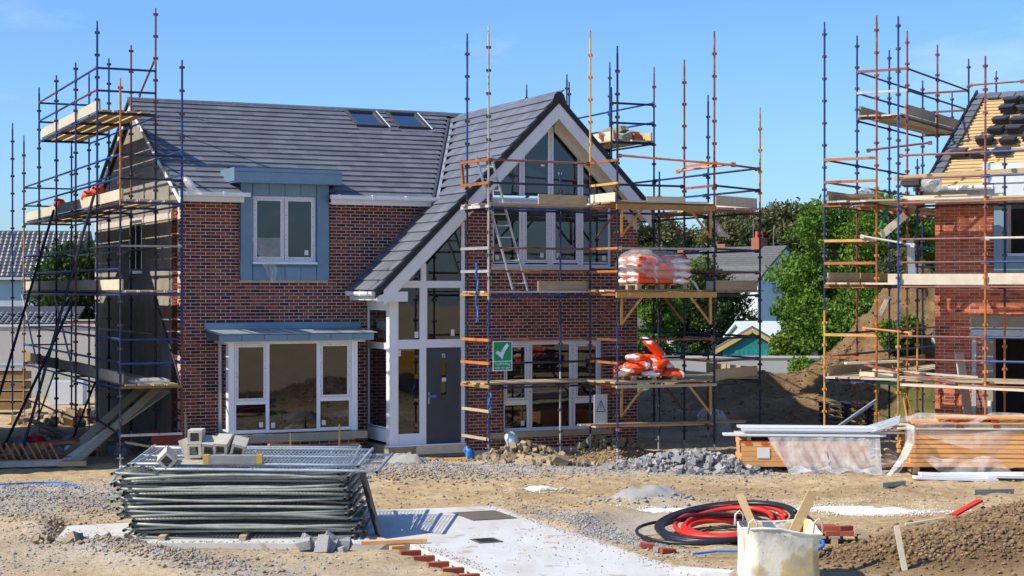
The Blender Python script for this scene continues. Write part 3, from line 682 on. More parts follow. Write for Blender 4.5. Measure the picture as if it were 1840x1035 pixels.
# roof windows
for (a, b, y0, y1) in SKY:
    Mr = frame((a, y0, zt(y0)), (1, 0, 0), (0, math.cos(al), math.sin(al)), (0, -math.sin(al), math.cos(al)))
    L = (y1-y0)/math.cos(al); w = b-a
    f = MB()
    f.box(-.03, w+.03, -.03, .06, -.02, .11, Mr); f.box(-.03, w+.03, L-.06, L+.03, -.02, .11, Mr); f.box(-.03, .05, .06, L-.06, -.02, .11, Mr); f.box(w-.05, w+.03, .06, L-.06, -.02, .11, Mr)
    rw = f.build('roof_window', 'tile_dark', roof)
    MB().box(.05, w-.05, .06, L-.06, .05, .06, Mr).build('pane', 'roof_glass', rw)
    fl = MB(); fl.box(-.16, w+.16, -.22, -.03, .03, .05, Mr); fl.box(w+.03, w+.09, -.03, L+.06, .03, .075, Mr); fl.build('flashing', 'ridge_tile', rw)
    MB().box(w+.085, w+.1, -.05, L+.05, .06, .09, Mr).build('flashing_edge', 'upvc', rw)
# dormer
D = MB(); wx0, wx1, wz0, wz1 = 1.6, 3.08, 4.32, 5.86; dy = -.1
D.box(DOR[0], wx0, dy+.02, .0, DOR[2], 6.15); D.box(wx1, DOR[1], dy+.02, .0, DOR[2], 6.15); D.box(wx0, wx1, dy+.02, .0, DOR[2], wz0); D.box(wx0, wx1, dy+.02, .0, wz1, 6.15)
D.box(DOR[0], DOR[0]+.08, 0, 1.4, 5.7, 6.15); D.box(DOR[1]-.08, DOR[1], 0, 1.4, 5.7, 6.15)
dm = D.build('dormer', 'zinc_dark', H1)
def panels(x0, x1, z0, z1, n_, y=dy):
    st = (x1-x0)/n_
    for i in range(n_):
        b = MB(); b.box(x0+i*st+.006, x0+(i+1)*st-.006, y, y+.019, z0, z1); b.build('zinc_panel', 'zinc', dm)
panels(DOR[0], wx0-.01, DOR[2], 6.13, 1); panels(wx1+.01, DOR[1], DOR[2], 6.13, 1); panels(wx0, wx1, DOR[2], wz0-.05, 4); panels(wx0, wx1, wz1+.01, 6.13, 4)
cp = MB(); cp.box(1.1, 3.57, -.42, 1.3, 6.13, 6.45); cap = cp.build('flat_roof', 'zinc', dm)
MB().box(1.095, 3.575, -.424, 1.3, 6.36, 6.375).build('drip_edge', 'zinc_dark', cap)
MB().box(1.08, 1.1, -.43, 1.3, 6.16, 6.46).build('edge_trim', 'zinc', cap)
window(dm, -.03, (wx0, wx1, wz0+.06, wz1), [(wx0+.03, 2.33, wz0+.1, wz1-.03, 1), (2.35, wx1-.03, wz0+.1, wz1-.03, 1)], sticker=(1,))
bx('sill', 'upvc', dm, wx0-.01, wx1+.01, -.14, -.03, wz0+.015, wz0+.06); bx('sill_apron', 'zinc_dark', dm, wx0, wx1, -.13, -.1, wz0-.05, wz0+.014)
bx('reveal', 'zinc_dark', dm, wx1-.001, wx1+.008, -.099, -.03, wz0+.05, wz1)
# bay window
by = MB(); x0, x1, z0, z1 = BAY; yb = -.75
by.box(x0, x0+.13, yb, yb+.13, z0, z1); by.box(x1-.14, x1, yb, yb+.13, z0, z1)
bay = by.build('bay_window', 'upvc', H1)
m1, m2 = 1.73, 2.92
window(bay, yb+.03, (x0+.13, x1-.14, z0+.02, z1), [(x0+.15, m1, 1.31, z1-.04, 1), (x0+.15, m1, z0+.07, 1.27, 0), (m1+.04, m2-.02, z0+.05, z1-.03, 0), (m2+.02, x1-.16, 1.34, z1-.04, 1), (m2+.02, x1-.16, z0+.07, 1.30, 0)], sticker=(1, 2, 4))
mu = MB(); mu.box(m1-.005, m1+.045, yb+.02, yb+.1, z0+.07, z1-.05); mu.box(m2-.025, m2+.025, yb+.02, yb+.1, z0+.07, z1-.05); mu.box(x0+.18, m1-.005, yb+.02, yb+.1, 1.265, 1.315); mu.box(m2+.025, x1-.19, yb+.02, yb+.1, 1.295, 1.345); mu.build('mullion', 'upvc', bay)
MB().box(m1+.05, m1+.058, yb+.018, yb+.02, z0+.1, z1-.1).build('tape_strip', 'frame_tape', bay)
MSd = frame((x0, 0, 0), (0, -1, 0), (1, 0, 0), (0, 0, 1))
window(bay, .0, (.0, .62, z0+.02, z1), [(.04, .58, z0+.07, z1-.04, 0)], M=MSd, name='side_window')
MSr = frame((x1-.07, 0, 0), (0, -1, 0), (1, 0, 0), (0, 0, 1)); window(bay, .0, (.0, .62, z0+.02, z1), [(.04, .58, z0+.07, z1-.04, 0)], M=MSr, name='side_window')
bx('bay_sill', 'stone_sill', bay, x0-.16, x1+.2, yb-.1, .005, .43, .592)
br = MB(); br.prism_x([(yb-.24, 2.66), (.0, 2.66), (.0, 2.86), (yb-.24, 2.79)], x0-.28, x1+.3); rf = br.build('bay_roof', 'zinc_dark', bay)
st = (x1+.3-(x0-.28))/7
for i in range(7): bx('zinc_panel', 'zinc', rf, x0-.28+i*st+.006, x0-.28+(i+1)*st-.006, yb-.26, yb-.241, 2.64, 2.785)
MB().prism_x([(yb-.31, 2.8), (.0, 2.865), (.0, 2.88), (yb-.31, 2.815)], x0-.34, x1+.36).build('roof_lip', 'galv', rf)
bx('soffit_board', 'white_paint', rf, x0-.12, x1+.14, yb-.12, 0, 2.6, 2.655)
bx('wall_flashing', 'zinc', rf, .52, 4.17, -.035, -.008, 2.885, 3.03)
bx('cavity_tray', 'zinc_dark', rf, .56, 4.14, -.022, -.008, 2.862, 2.884)
rr = MB(); rr.box(.95, 3.75, yb+.13, .0, .6, .62); rr.build('inner_sill', 'upvc', bay)
# porch glazing at the left of the gable
pz0 = .30; PX0, PX1 = 4.31, 6.13
por = MB(); por.box(PX0, PX0+.2, GY, GY+.2, pz0, 3.62); por.box(5.07, 5.2, GY+.02, GY+.12, pz0, 4.35); por.box(6.06, PX1+.012, GY+.02, GY+.12, pz0, 5.3)
for z_, h_ in ((2.46, .16), (3.83, .13)): por.box(PX0+.2, 5.07, GY+.022, GY+.12, z_, z_+h_); por.box(5.2, 6.06, GY+.022, GY+.12, z_, z_+h_)
por.box(PX0+.2, 5.07, GY+.03, GY+.12, pz0, .52)
porch = por.build('glazed_porch', 'upvc', H1)
def pane(par, poly, y=GY+.06, m='glass', name='pane'):
    b = MB(); b.prism(poly, y, y+.006); return b.build(name, m, par)
def rect(a, b, c, d): return [(a, c), (b, c), (b, d), (a, d)]
for a, b in ((PX0+.2, 5.07), (5.2, 6.06)):
    pane(porch, rect(a, b, 2.62, 3.83)); f = MB(); bars(f, a, b, 2.62, 3.83, .025, GY+.03, GY+.09); f.build('glazing_bead', 'upvc', porch)
pane(porch, rect(PX0+.2, 5.07, .52, 2.46)); f = MB(); bars(f, PX0+.2, 5.07, .52, 2.46, .025, GY+.03, GY+.09); f.build('glazing_bead', 'upvc', porch)
pane(porch, [(4.75, 3.96), (5.07, 3.96), (5.07, 4.2)]); pane(porch, [(5.2, 3.96), (6.06, 3.96), (6.06, 5.2), (5.2, 4.3)])
for (sx, sz) in ((4.98, 2.7), (5.86, 2.74), (4.56, 2.3)): bx('glass_sticker', 'sticker', porch, sx-.05, sx+.04, GY+.052, GY+.056, sz-.02, sz+.12)
# side of the porch
MSp = frame((PX0+.03, 0, 0), (0, -1, 0), (1, 0, 0), (0, 0, 1))
window(porch, .0, (.0, 1.30, .35, 3.37), [(.05, 1.27, .66, 2.45, 0), (.05, 1.27, 2.55, 3.32, 0)], M=MSp, name='side_window')
f = MB(); f.box(.02, 1.3, .005, .06, .35, .64, MSp); f.box(.02, 1.3, .005, .06, 2.45, 2.56, MSp); f.build('side_panel', 'upvc', porch)
bx('porch_plinth', 'plinth', porch, PX0-.02, PX0+.5, GY-.06, -.02, .0, .27); bx('porch_sill', 'upvc', porch, PX0-.06, PX1, GY-.08, GY+.14, .27, .298)
bx('threshold_board', 'board_pale', porch, PX0+.62, PX1+.02, GY-.06, GY-.02, .08, .265); bx('footing', 'plinth', porch, PX0+.5, PX1, GY-.015, GY+.1, .0, .265)
bx('porch_header', 'white_paint', porch, PX0+.01, PX0+.2, GY+.2, 0, 3.375, 3.5)
# front door
d0, d1, dz0, dz1 = 5.225, 6.045, .305, 2.45; yd = GY+.05
db = MB(); sx0, sx1 = 5.57, 5.70; gaps = [(1.77, 2.13), (1.38, 1.70)]
wall_boxes(db, d0, d1, dz0, dz1, [(sx0, sx1, a, b) for a, b in gaps], yd, yd+.05); door = db.build('front_door', 'door_grey', porch)
for a, b in gaps: bx('vision_panel', 'glass', door, sx0, sx1, yd+.02, yd+.026, a, b)
bx('glass_sticker', 'sticker', door, 5.585, 5.685, yd+.012, yd+.016, 1.62, 1.76) if False else bx('door_sticker', 'sticker', door, 5.59, 5.69, yd-.004, yd-.001, 1.69, 1.78)
for k in (0, 1):
    nb = MB(); xx = 5.60+k*.045; nb.box(xx, xx+.014, yd-.008, yd-.001, 2.23, 2.32); nb.prism([(xx-.012, 2.295), (xx, 2.303), (xx, 2.32), (xx-.012, 2.31)], yd-.008, yd-.001); nb.build('house_number', 'sticker', door)
bx('handle_plate', 'steel', door, 5.255, 5.285, yd-.012, yd-.001, 1.2, 1.46); hb = MB(); hb.tube([(5.27, yd-.012, 1.37), (5.27, yd-.06, 1.37), (5.40, yd-.06, 1.37)], .012, 8); hb.build('handle', 'blue_tape', door)
bx('handle_tape', 'blue_tape', door, 5.26, 5.42, yd-.075, yd-.045, 1.345, 1.395)
# gable windows
wl_ = window(H1, GY+.1, (LW[0], LW[1], LW[2], LW[3]), [(7.15, 7.76, 1.19, 2.51, 1), (7.15, 7.76, .55, 1.12, 0), (7.85, 8.86, .55, 2.51, 0), (8.97, 9.62, 1.19, 2.51, 1), (8.97, 9.62, .55, 1.12, 0)], sticker=(1,), name='ground_floor_window')
mu = MB(); mu.box(7.76, 7.85, GY+.09, GY+.17, .55, 2.51); mu.box(8.86, 8.97, GY+.09, GY+.17, .55, 2.51); mu.box(7.15, 7.76, GY+.09, GY+.17, 1.12, 1.19); mu.box(8.97, 9.62, GY+.09, GY+.17, 1.12, 1.19); mu.build('mullion', 'upvc', wl_)
tp = MB(); tp.box(7.785, 7.825, GY+.085, GY+.0895, .6, 2.48); tp.box(8.89, 8.94, GY+.085, GY+.0895, .6, 2.48); tp.build('protective_tape', 'frame_tape', wl_)
bx('sill', 'stone_sill', wl_, 6.75, 9.9, GY-.07, GY+.1, .36, .492); bx('lintel', 'board_pale', wl_, 7.05, 9.75, GY-.012, GY+.0, 2.58, 2.62)
mz = (6.83, 7.6, 8.34, 9.12, 9.92)
wu = window(H1, GY+.1, UW, [(a+.05, b-.03, 4.38, 5.72, 1) if i in (1, 2) else (a+.05, b-.03, 4.38, 5.72, 0) for i, (a, b) in enumerate(zip(mz[:-1], mz[1:]))], sticker=(0, 1, 2, 3), name='first_floor_window')
mu = MB(); tp = MB()
for x in mz[1:-1]: mu.box(x-.06, x+.075, GY+.085, GY+.17, 4.35, 5.75); tp.box(x-.02, x+.03, GY+.08, GY+.0845, 4.4, 5.7)
mu.build('mullion', 'upvc', wu); tp.build('protective_tape', 'frame_tape', wu)
bx('sill', 'board_pale', wu, 6.78, 9.97, GY-.05, GY+.1, 4.22, 4.295)
ap = MB(); ap.box(6.75, 9.95, GY+.06, GY+.17, 5.755, 5.88)
for x, hh in zip(mz[1:-1], (6.88, 7.56, 6.84)): ap.box(x-.06, x+.075, GY+.085, GY+.17, 5.93, hh)
apx = ap.build('apex_window', 'upvc', H1)
tp = MB()
for x, hh in zip(mz[1:-1], (6.8, 7.5, 6.76)): tp.box(x-.02, x+.035, GY+.08, GY+.0845, 5.95, hh)
tp.box(6.85, 8.3, GY+.054, GY+.0595, 5.78, 5.84); tp.build('protective_tape', 'frame_tape', apx)
k_ = .68
for a, b in zip(mz[:-1], mz[1:]):
    a, b = a+.075, b-.06
    top = lambda x: min(x-.15-k_, 16.55-x-k_)+.05
    a2 = max(a, 5.93+.15+k_-.05); b2 = min(b, 16.55-k_-5.93+.05)
    pts = [(a2, 5.93), (b2, 5.93), (b2, top(b2)), (a2, top(a2))]
    pane(apx, [p for i, p in enumerate(pts) if i < 2 or p[1] > 5.94], GY+.12)
for sx, sz in ((8.15, 6.62), (8.6, 6.45)): bx('glass_sticker', 'sticker', apx, sx-.05, sx+.05, GY+.112, GY+.116, sz, sz+.05)

# ------------------------------------------------------------------ scaffolds
class Scaffold:
    def __init__(s, name, label, loc, rz, w):
        s.e = thing(name, label, 'scaffold', loc, rz); s.w = w; s.rs = random.Random(hash(label) % 1000 if False else len(label)); s.cups = {}
    def pick(s, pal): return s.rs.choice(pal)
    def standard(s, x, y, top, m, m2=None, split=None, lean=0):
        """upright with V-pressings every 495 mm, a spigot on top, jack and plate below"""
        g = gz(*s.w(x, y)[:2]); z0 = g+.34
        me_parts = [(z0, top, m)] if not split else [(z0, split, m2), (split, top, m)]
        root = None
        for a, b, mm in me_parts:
            t = MB(); tt = b-.16 if b == top else b
            t.tube([(x, y, a), (x, y, tt)], .0245, 8)
            if b == top: t.tube([(x, y, tt), (x, y, top)], .019, 8)
            n0 = len(t.f); z = .55+math.ceil((a-.55)/.495)*.495
            while z < tt+.02:
                t.box(x-.056, x+.056, y-.013, y+.013, z-.028, z+.028); t.box(x-.013, x+.013, y-.056, y+.056, z-.0285, z+.0285)
                z += .495
            me = t.mesh('standard', mm); me.materials.append(MATS['fitting' if mm not in ('tube_orange', 'tube_yellow', 'tube_rust') else mm])
            me.polygons.foreach_set('material_index', [0 if i < n0 else 1 for i in range(len(me.polygons))])
            o = link('standard', me, s.e); root = root or o
        j = MB(); j.tube([(x, y, g+.01), (x, y, z0)], .018, 6); j.box(x-.07, x+.07, y-.07, y+.07, g-.02, g+.012); j.box(x-.07, x+.07, y-.012, y+.012, g+.24, g+.262); j.build('base_jack', 'tube_galv', root)
    def ledger(s, a, b, m, name='ledger', r=.0245):
        t = MB(); t.tube([a, b], r, 8); d = (Vector(b)-Vector(a)).normalized()
        for p, k in ((Vector(a), 1), (Vector(b), -1)):
            q = p+d*.05*k; t.box(-.045, .045, -.02, .02, -.05, .035, T(*q) @ d.to_track_quat('X', 'Z').to_matrix().to_4x4())
        t.build(name, m, s.e)
    def transom(s, a, b, m, h=.05): t = MB(); t.beam(a, b, .05, h); t.build('transom', m, s.e)
    def toe(s, a, b, z, m='board_pale', h=.225):
        t = MB(); t.beam((*a, z+h/2+s.rs.uniform(0, .015)), (*b, z+h/2+s.rs.uniform(0, .015)), .038, h); t.build('toe_board', m, s.e)
    def deck(s, x0, x1, y0, y1, z, along='x', m='board', over=.12, skip=()):
        """boards laid side by side; z is the top of the steel"""
        n_ = max(1, int((y1-y0 if along == 'x' else x1-x0)/.228))
        for i in range(n_):
            if i in skip: continue
            b = MB(); j = s.rs.uniform(-.08, .08); zz = z+s.rs.uniform(0, .008)
            if along == 'x':
                yy = y0+.115+i*(y1-y0)/n_; b.beam((x0-over+j, yy, zz+.019), (x1+over+j, yy, zz+.019), .222, .038)
            else:
                xx = x0+.115+i*(x1-x0)/n_; b.beam((xx, y0-over+j, zz+.019), (xx, y1+over+j, zz+.019), .222, .038)
            b.build('deck_board', m if s.rs.random() < .8 else 'board_pale', s.e)
    def brace(s, a, b, m, r=.0245): t = MB(); t.tube([a, b], r, 8); t.build('brace', m, s.e)
BLU = ['tube_blue', 'tube_blue', 'tube_navy']; MIX = ['tube_blue', 'tube_navy', 'tube_navy', 'tube_rust']; ORA = ['tube_orange', 'tube_rust', 'tube_yellow', 'tube_orange']

# scaffold along the rendered end of the finished house
S1 = Scaffold('scaffold', 'tall blue scaffold along the grey rendered end wall of the finished house', (*O1, 0), T1, w1)
ys = [-1.25, 1.19, 3.75, 6.35, 8.95, 11.5]
XO, XI = -1.58, -.28
for (y, t, m, m2, sp) in zip(ys, (8.18, 9.72, 9.11, 9.11, 9.09, 8.03), ('tube_orange', 'tube_blue', 'tube_blue', 'tube_blue', 'tube_navy', 'tube_rust'), ('tube_navy', 'tube_navy', 'tube_rust', 'tube_navy', 'tube_navy', 'tube_yellow'), (5.5, 6.2, 6.0, 5.4, 5, 5.6)):
    S1.standard(XO, y, t, m, m2, sp)
for (y, t, m, m2, sp) in zip(ys, (8.63, 10.1, 9.6, 9.61, 9.58, 7.94), ('tube_blue', 'tube_rust', 'tube_rust', 'tube_blue', 'tube_blue', 'tube_navy'), ('tube_rust', 'tube_navy', 'tube_navy', 'tube_navy', 'tube_navy', 'tube_blue'), (3.0, 7.6, 6.0, 5.5, 5.5, 4)):
    S1.standard(XI, y, t, m, m2, sp)
S1.standard(XO-.1, 12.9, 8.5, 'tube_blue', 'tube_navy', 4)
for lv in (1.72, 3.68, 5.58):
    for a, b in zip(ys[:-1], ys[1:]):
        S1.ledger((XO, a, lv-.03), (XO, b, lv-.03), S1.pick(BLU)); S1.ledger((XI, a, lv-.03), (XI, b, lv-.03), S1.pick(MIX))
        for k in (.52, 1.01): S1.ledger((XO, a, lv+k), (XO, b, lv+k), S1.pick(BLU), 'guard_rail')
        S1.deck(XO+.08, XI-.08, a, b, lv+.03, 'y', 'board')
        if lv > 3 or a < 6: S1.toe((XO+.06, a+.05), (XO+.06, b-.05), lv+.07)
        elif a < 9: S1.toe((XO+.06, a+.05), (XO+.06, b-.05), lv+.07, 'board_brown')
    for y in ys: S1.transom((XO, y, lv), (XI, y, lv), S1.pick(['tube_rust', 'tube_blue', 'tube_navy', 'board_brown']))
    for k in (.5, 1.0):
        S1.transom((XO, ys[0], lv+k), (XI, ys[0], lv+k), S1.pick(['tube_rust', 'tube_galv', 'tube_navy', 'tube_blue']), .04)
        S1.transom((XO, ys[-1], lv+k), (XI, ys[-1], lv+k), S1.pick(BLU), .04)
for k in (.62, 1.12): S1.ledger((XI, ys[0], 5.58+k), (XI, ys[1], 5.58+k), 'tube_blue', 'guard_rail')
lv = 7.68
for a, b in zip(ys[1:4], ys[2:5]):
    S1.ledger((XO, a, lv-.03), (XO, b, lv-.03), 'tube_blue'); S1.ledger((XI, a, lv-.03), (XI, b, lv-.03), 'tube_blue')
    for k in (.52, 1.01): S1.ledger((XO, a, lv+k), (XO, b, lv+k), S1.pick(['tube_blue', 'tube_rust', 'tube_blue']), 'guard_rail')
    S1.deck(XO+.08, XI-.08, a, b, lv+.03, 'y', 'timber_fresh'); S1.toe((XO+.06, a+.03), (XO+.06, b-.03), lv+.07)
S1.ledger((XI, ys[1], lv+1.3), (XI, ys[2]-.9, lv+.62), 'tube_rust', 'guard_rail')
for y in ys[1:5]: S1.transom((XO, y, lv), (XI, y, lv), 'tube_navy', .06)
for k in (.5, 1.0): S1.transom((XO, ys[1], lv+k), (XI, ys[1], lv+k), 'tube_blue', .045); S1.transom((XO, ys[4], lv+k), (XI, ys[4], lv+k), 'tube_navy', .045)
for (y, zt_) in ((6.35, 5.75), (1.19, 5.9), (3.75, 3.5)): S1.brace((XO-.06, y, zt_), (XO-1.75, y-.3, gz(*w1(XO-1.75, y-.3)[:2])), 'tube_navy', .033)
for lv in (.8,):
    for a, b in zip(ys[:-1], ys[1:]): S1.ledger((XO, a, lv+random.uniform(-.1, .1)), (XO, b, lv+random.uniform(-.1, .1)), 'tube_navy')
S1.transom((XO, ys[0], .72), (XI, ys[0], .72), 'tube_galv')
S1.brace((XI, ys[0]+.05, 1.72), (XI, ys[1], 3.6), 'tube_navy')
for a, b in zip(ys[1:-1], ys[2:]):
    for z in (1.2, 2.75, 4.7, 6.6): S1.ledger((XI, a, z), (XI, b, z), S1.pick(['tube_navy', 'tube_navy', 'tube_rust', 'tube_blue']))
for i, (z0, z1) in enumerate(((.3, 1.7), (1.8, 3.6), (.3, 1.7), (1.8, 3.6))): S1.brace((XO-.05, ys[i+1], z0 if i % 2 else z1), (XO-.05, ys[i+2], z1 if i % 2 else z0), S1.pick(['tube_navy', 'tube_galv']))
for a, b in zip(ys[1:-1], ys[2:]):
    t = MB(); t.beam((XO, a-.1, .22), (XO, b+.05, .2), .22, .05); t.build('sole_board', 'board_brown', S1.e)

# scaffold in front of the gable, loading bay and right end of the finished house
S2 = Scaffold('scaffold', 'scaffold with loading bay in front of the glazed gable, carrying the orange bags', (*O1, 0), T1, w1)
PQ = 5.8
for (x, y, t, m, m2, sp) in ((PQ, -2.4, 9.42, 'tube_blue', 'tube_navy', 6.5), (PQ, -3.55, 9.43, 'tube_galv', 'tube_blue', 3.55), (8.33, -3.42, 9.51, 'tube_yellow', 'tube_navy', 6.3), (8.36, -4.62, 9.01, 'tube_navy', 'tube_blue', 3.2),
                             (10.7, -3.5, 8.99, 'tube_rust', 'tube_navy', 5.6), (10.72, -4.75, 9.46, 'tube_rust', 'tube_navy', 5.6), (12.64, -3.65, 7.98, 'tube_yellow', 'tube_navy', 5.6), (12.66, -1.35, 8.51, 'tube_blue', 'tube_navy', 5.4), (12.55, 1.1, 9.48, 'tube_rust', 'tube_navy', 7.0),
                             (12.53, 3.45, 9.89, 'tube_blue', 'tube_navy', 5.4), (12.55, 6.05, 9.87, 'tube_navy', 'tube_blue', 5), (12.55, 8.7, 9.87, 'tube_navy', 'tube_blue', 5), (8.1, -2.4, 6.54, 'tube_blue', 'tube_galv', 1.9),
                             (11.32, -1.3, 6.6, 'tube_navy', 'tube_navy', 3), (11.36, 1.1, 6.7, 'tube_navy', 'tube_navy', 3), (11.3, 3.45, 9.3, 'tube_navy', 'tube_navy', 3), (10.72, -2.3, 5.9, 'tube_navy', 'tube_navy', 3)):
    S2.standard(x, y, t, m, m2, sp)
LV = (1.68, 3.66, 5.56)
for lv in LV:
    # front bay
    S2.ledger((PQ, -3.55, lv-.03), (8.33, -3.42, lv-.03), S2.pick(['tube_blue', 'tube_navy'])); S2.ledger((PQ, -2.4, lv-.03), (8.1, -2.4, lv-.03), 'tube_navy'); S2.ledger((8.1, -2.4, lv-.03), (10.72, -2.3, lv-.03), 'tube_navy')
    for k in (.5, 1.0): S2.ledger((PQ, -3.55, lv+k), (8.33, -3.42, lv+k), S2.pick(['tube_navy', 'tube_navy', 'tube_rust']), 'guard_rail')
    S2.deck(PQ, 8.33, -3.46, -2.46, lv+.03, 'x', 'board')
    for k, mm in ((0, 'tube_yellow'), (.5, 'tube_orange'), (1.0, 'tube_orange')):
        S2.transom((PQ-.12, -2.36, lv+k), (PQ, -3.6, lv+k), S2.pick([mm, 'tube_galv', mm]), .06); S2.transom((8.33, -3.38, lv+k), (8.36, -4.66, lv+k), S2.pick(ORA), .05)
    # loading bay
    zz = lv+.02
    S2.deck(8.33, 10.72, -4.66, -3.5, lv+.06, 'x', 'board_brown' if lv > 3 else 'board')
    S2.transom((8.3, -4.68, lv-.01), (10.75, -4.78, lv-.01), 'tube_yellow' if lv > 3 else 'board', .12 if lv > 3 else .06)
    for x, y in ((8.36, -4.64), (10.7, -4.76)):
        d = 1 if x < 9 else -1
        for ex in (0,):
            S2.brace((x+.1*d, y, lv-.62), (x+.62*d, y, lv-.03), 'tube_yellow', .028); t = MB(); t.beam((x+.09*d, y, lv-.66), (x+.09*d, y, lv-.02), .05, .05, (1, 0, 0)); t.build('bracket_post', 'tube_yellow', S2.e)
        yy = y+1.15
        S2.brace((x+.1*d, yy, lv-.62), (x+.62*d, yy, lv-.03), 'tube_rust', .028)
    if lv < 5:
        S2.ledger((8.36, -4.62, lv+1.0), (10.72, -4.75, lv+1.0), S2.pick(['tube_galv', 'tube_rust', 'tube_navy']), 'guard_rail')
    S2.ledger((8.33, -3.42, lv+.55), (10.7, -3.5, lv+.55), 'tube_navy', 'guard_rail')
    for k in (0, .5, 1.0): S2.transom((10.7, -3.5, lv+k), (10.72, -4.75, lv+k), S2.pick(ORA), .05)
    # corner and right run
    for k in (-.03, .5, 1.0):
        S2.ledger((10.72, -4.75, lv+k), (12.64, -3.65, lv+k), S2.pick(['tube_navy', 'tube_rust', 'tube_navy']), 'guard_rail' if k > 0 else 'ledger')
    yr = (-3.65, -1.35, 1.1, 3.45, 6.05, 8.7)
    for a, b in zip(yr[:-1], yr[1:]):
        for k in (-.03, .5, 1.0): S2.ledger((12.58, a, lv+k), (12.58, b, lv+k), S2.pick(BLU+['tube_navy']), 'guard_rail' if k > 0 else 'ledger')
    S2.deck(10.78, 12.6, -3.6, -2.45, lv+.05, 'x', 'board')
    for a, b in zip(yr[:3], yr[1:4]): S2.deck(11.4, 12.55, a, b, lv+.03, 'y', 'board'); S2.transom((11.32, b, lv), (12.58, b, lv), 'tube_rust')
    S2.toe((10.9, -4.5), (12.56, -3.62), lv+.08, 'board_pale' if lv > 5 else 'board')
    S2.toe((12.53, -3.5), (12.53, -1.5), lv+.07, 'board_pale' if lv > 3 else 'board')
S2.toe((7.06, -3.40), (8.3, -3.36), 5.62, 'board'); S2.toe((8.29, -3.5), (8.33, -4.6), 5.63, 'board_pale'); S2.toe((7.05, -3.40), (8.3, -3.36), 3.72, 'board')
S2.toe((8.45, -4.60), (10.6, -4.72), 5.66, 'board_pale', .03); S2.toe((9.7, -3.52), (10.68, -3.55), 5.66, 'board_pale', .2)
S2.ledger((8.36, -4.62, 6.66), (11.2, -4.85, 6.52), 'tube_orange', 'guard_rail'); S2.ledger((10.55, -3.4, 6.45), (11.2, -4.85, 6.55), 'tube_orange', 'guard_rail')
for z in (.55, 1.15): S2.transom((PQ-.1, -2.38, z), (PQ, -3.6, z), 'board', .06)
S2.ledger((PQ, -3.55, 2.95), (8.33, -3.42, 2.95), 'tube_galv', 'guard_rail') if False else None
t = MB(); t.beam((5.68, -2.35, 6.62), (5.74, -2.35, 6.05), .05, .05, (1, 0, 0)); t.build('bracket_post', 'tube_orange', S2.e)
# high deck behind the gable
for y in (1.1, 3.45): S2.transom((11.3, y, 7.5), (12.55, y, 7.5), 'tube_navy', .06)
for k in (.0, .55, 1.05): S2.ledger((12.55, 1.1, 7.5+k), (12.53, 3.45, 7.5+k), 'tube_blue', 'guard_rail'); S2.ledger((12.53, 3.45, 7.5+k), (12.55, 6.05, 7.5+k), 'tube_blue', 'guard_rail')
for k in (.5, 1.0): S2.transom((11.3, 1.1, 7.5+k), (12.55, 1.1, 7.5+k), 'tube_navy', .05)
S2.standard(11.32, 1.12, 8.9, 'tube_navy'); S2.deck(11.36, 12.5, 1.1, 3.45, 7.53, 'y', 'board'); S2.toe((11.4, 1.15), (11.4, 3.4), 7.56); S2.toe((12.5, 1.15), (12.5, 2.2), 7.56, 'timber_fresh')
# low boards near the ground
for i, (a, b, y, z, m) in enumerate(((7.75, 11.6, -4.45, .86, 'board_brown'), (8.0, 10.9, -4.2, .80, 'board_pale'), (8.2, 11.9, -3.95, .80, 'board'), (7.9, 9.2, -3.7, .80, 'board_pale'))):
    t = MB(); t.beam((a, y, z), (b, y-.12, z-.03), .22, .038); t.build('deck_board', m, S2.e)
for x in (8.36, 10.7): S2.transom((x, -3.4, .75), (x, -4.75, .75), 'tube_rust')

# scaffold of the unfinished house
S3 = Scaffold('scaffold', 'orange and blue scaffold round the unfinished house at the right', (*O2, 0), T2, w2)
y2 = [-1.65, .5, 2.85, 5.55, 8.2]; A, Cc = -2.0, -.8
for (y, t, m, m2, sp) in zip(y2, (9.74, 9.71, 9.66, 9.2, 9.15), ('tube_blue', 'tube_blue', 'tube_blue', 'tube_blue', 'tube_blue'), ('tube_yellow', 'tube_rust', 'tube_navy', 'tube_navy', 'tube_navy'), (3.3, 5.6, 4.8, 5, 5)): S3.standard(A, y, t, m, m2, sp)
for (y, t, m, m2, sp) in zip(y2, (9.78, 9.73, 9.7, 9.68, 9.66), ('tube_rust', 'tube_rust', 'tube_rust', 'tube_blue', 'tube_blue'), ('tube_orange', 'tube_yellow', 'tube_navy', 'tube_navy', 'tube_navy'), (6.4, 5.2, 5, 5, 5)): S3.standard(Cc, y, t, m, m2, sp)
for (x, y, t, m, m2, sp) in ((-.2, -2.0, 9.67, 'tube_blue', 'tube_yellow', 2.9), (1.66, -1.95, 8.68, 'tube_rust', 'tube_orange', 5), (3.6, -1.95, 8.7, 'tube_blue', 'tube_rust', 5), (-.25, -.5, 6.69, 'tube_blue', 'tube_yellow', 3.1), (1.7, -.55, 6.67, 'tube_blue', 'tube_orange', 3.4), (3.6, -.55, 6.67, 'tube_blue', 'tube_blue', 3)): S3.standard(x, y, t, m, m2, sp)
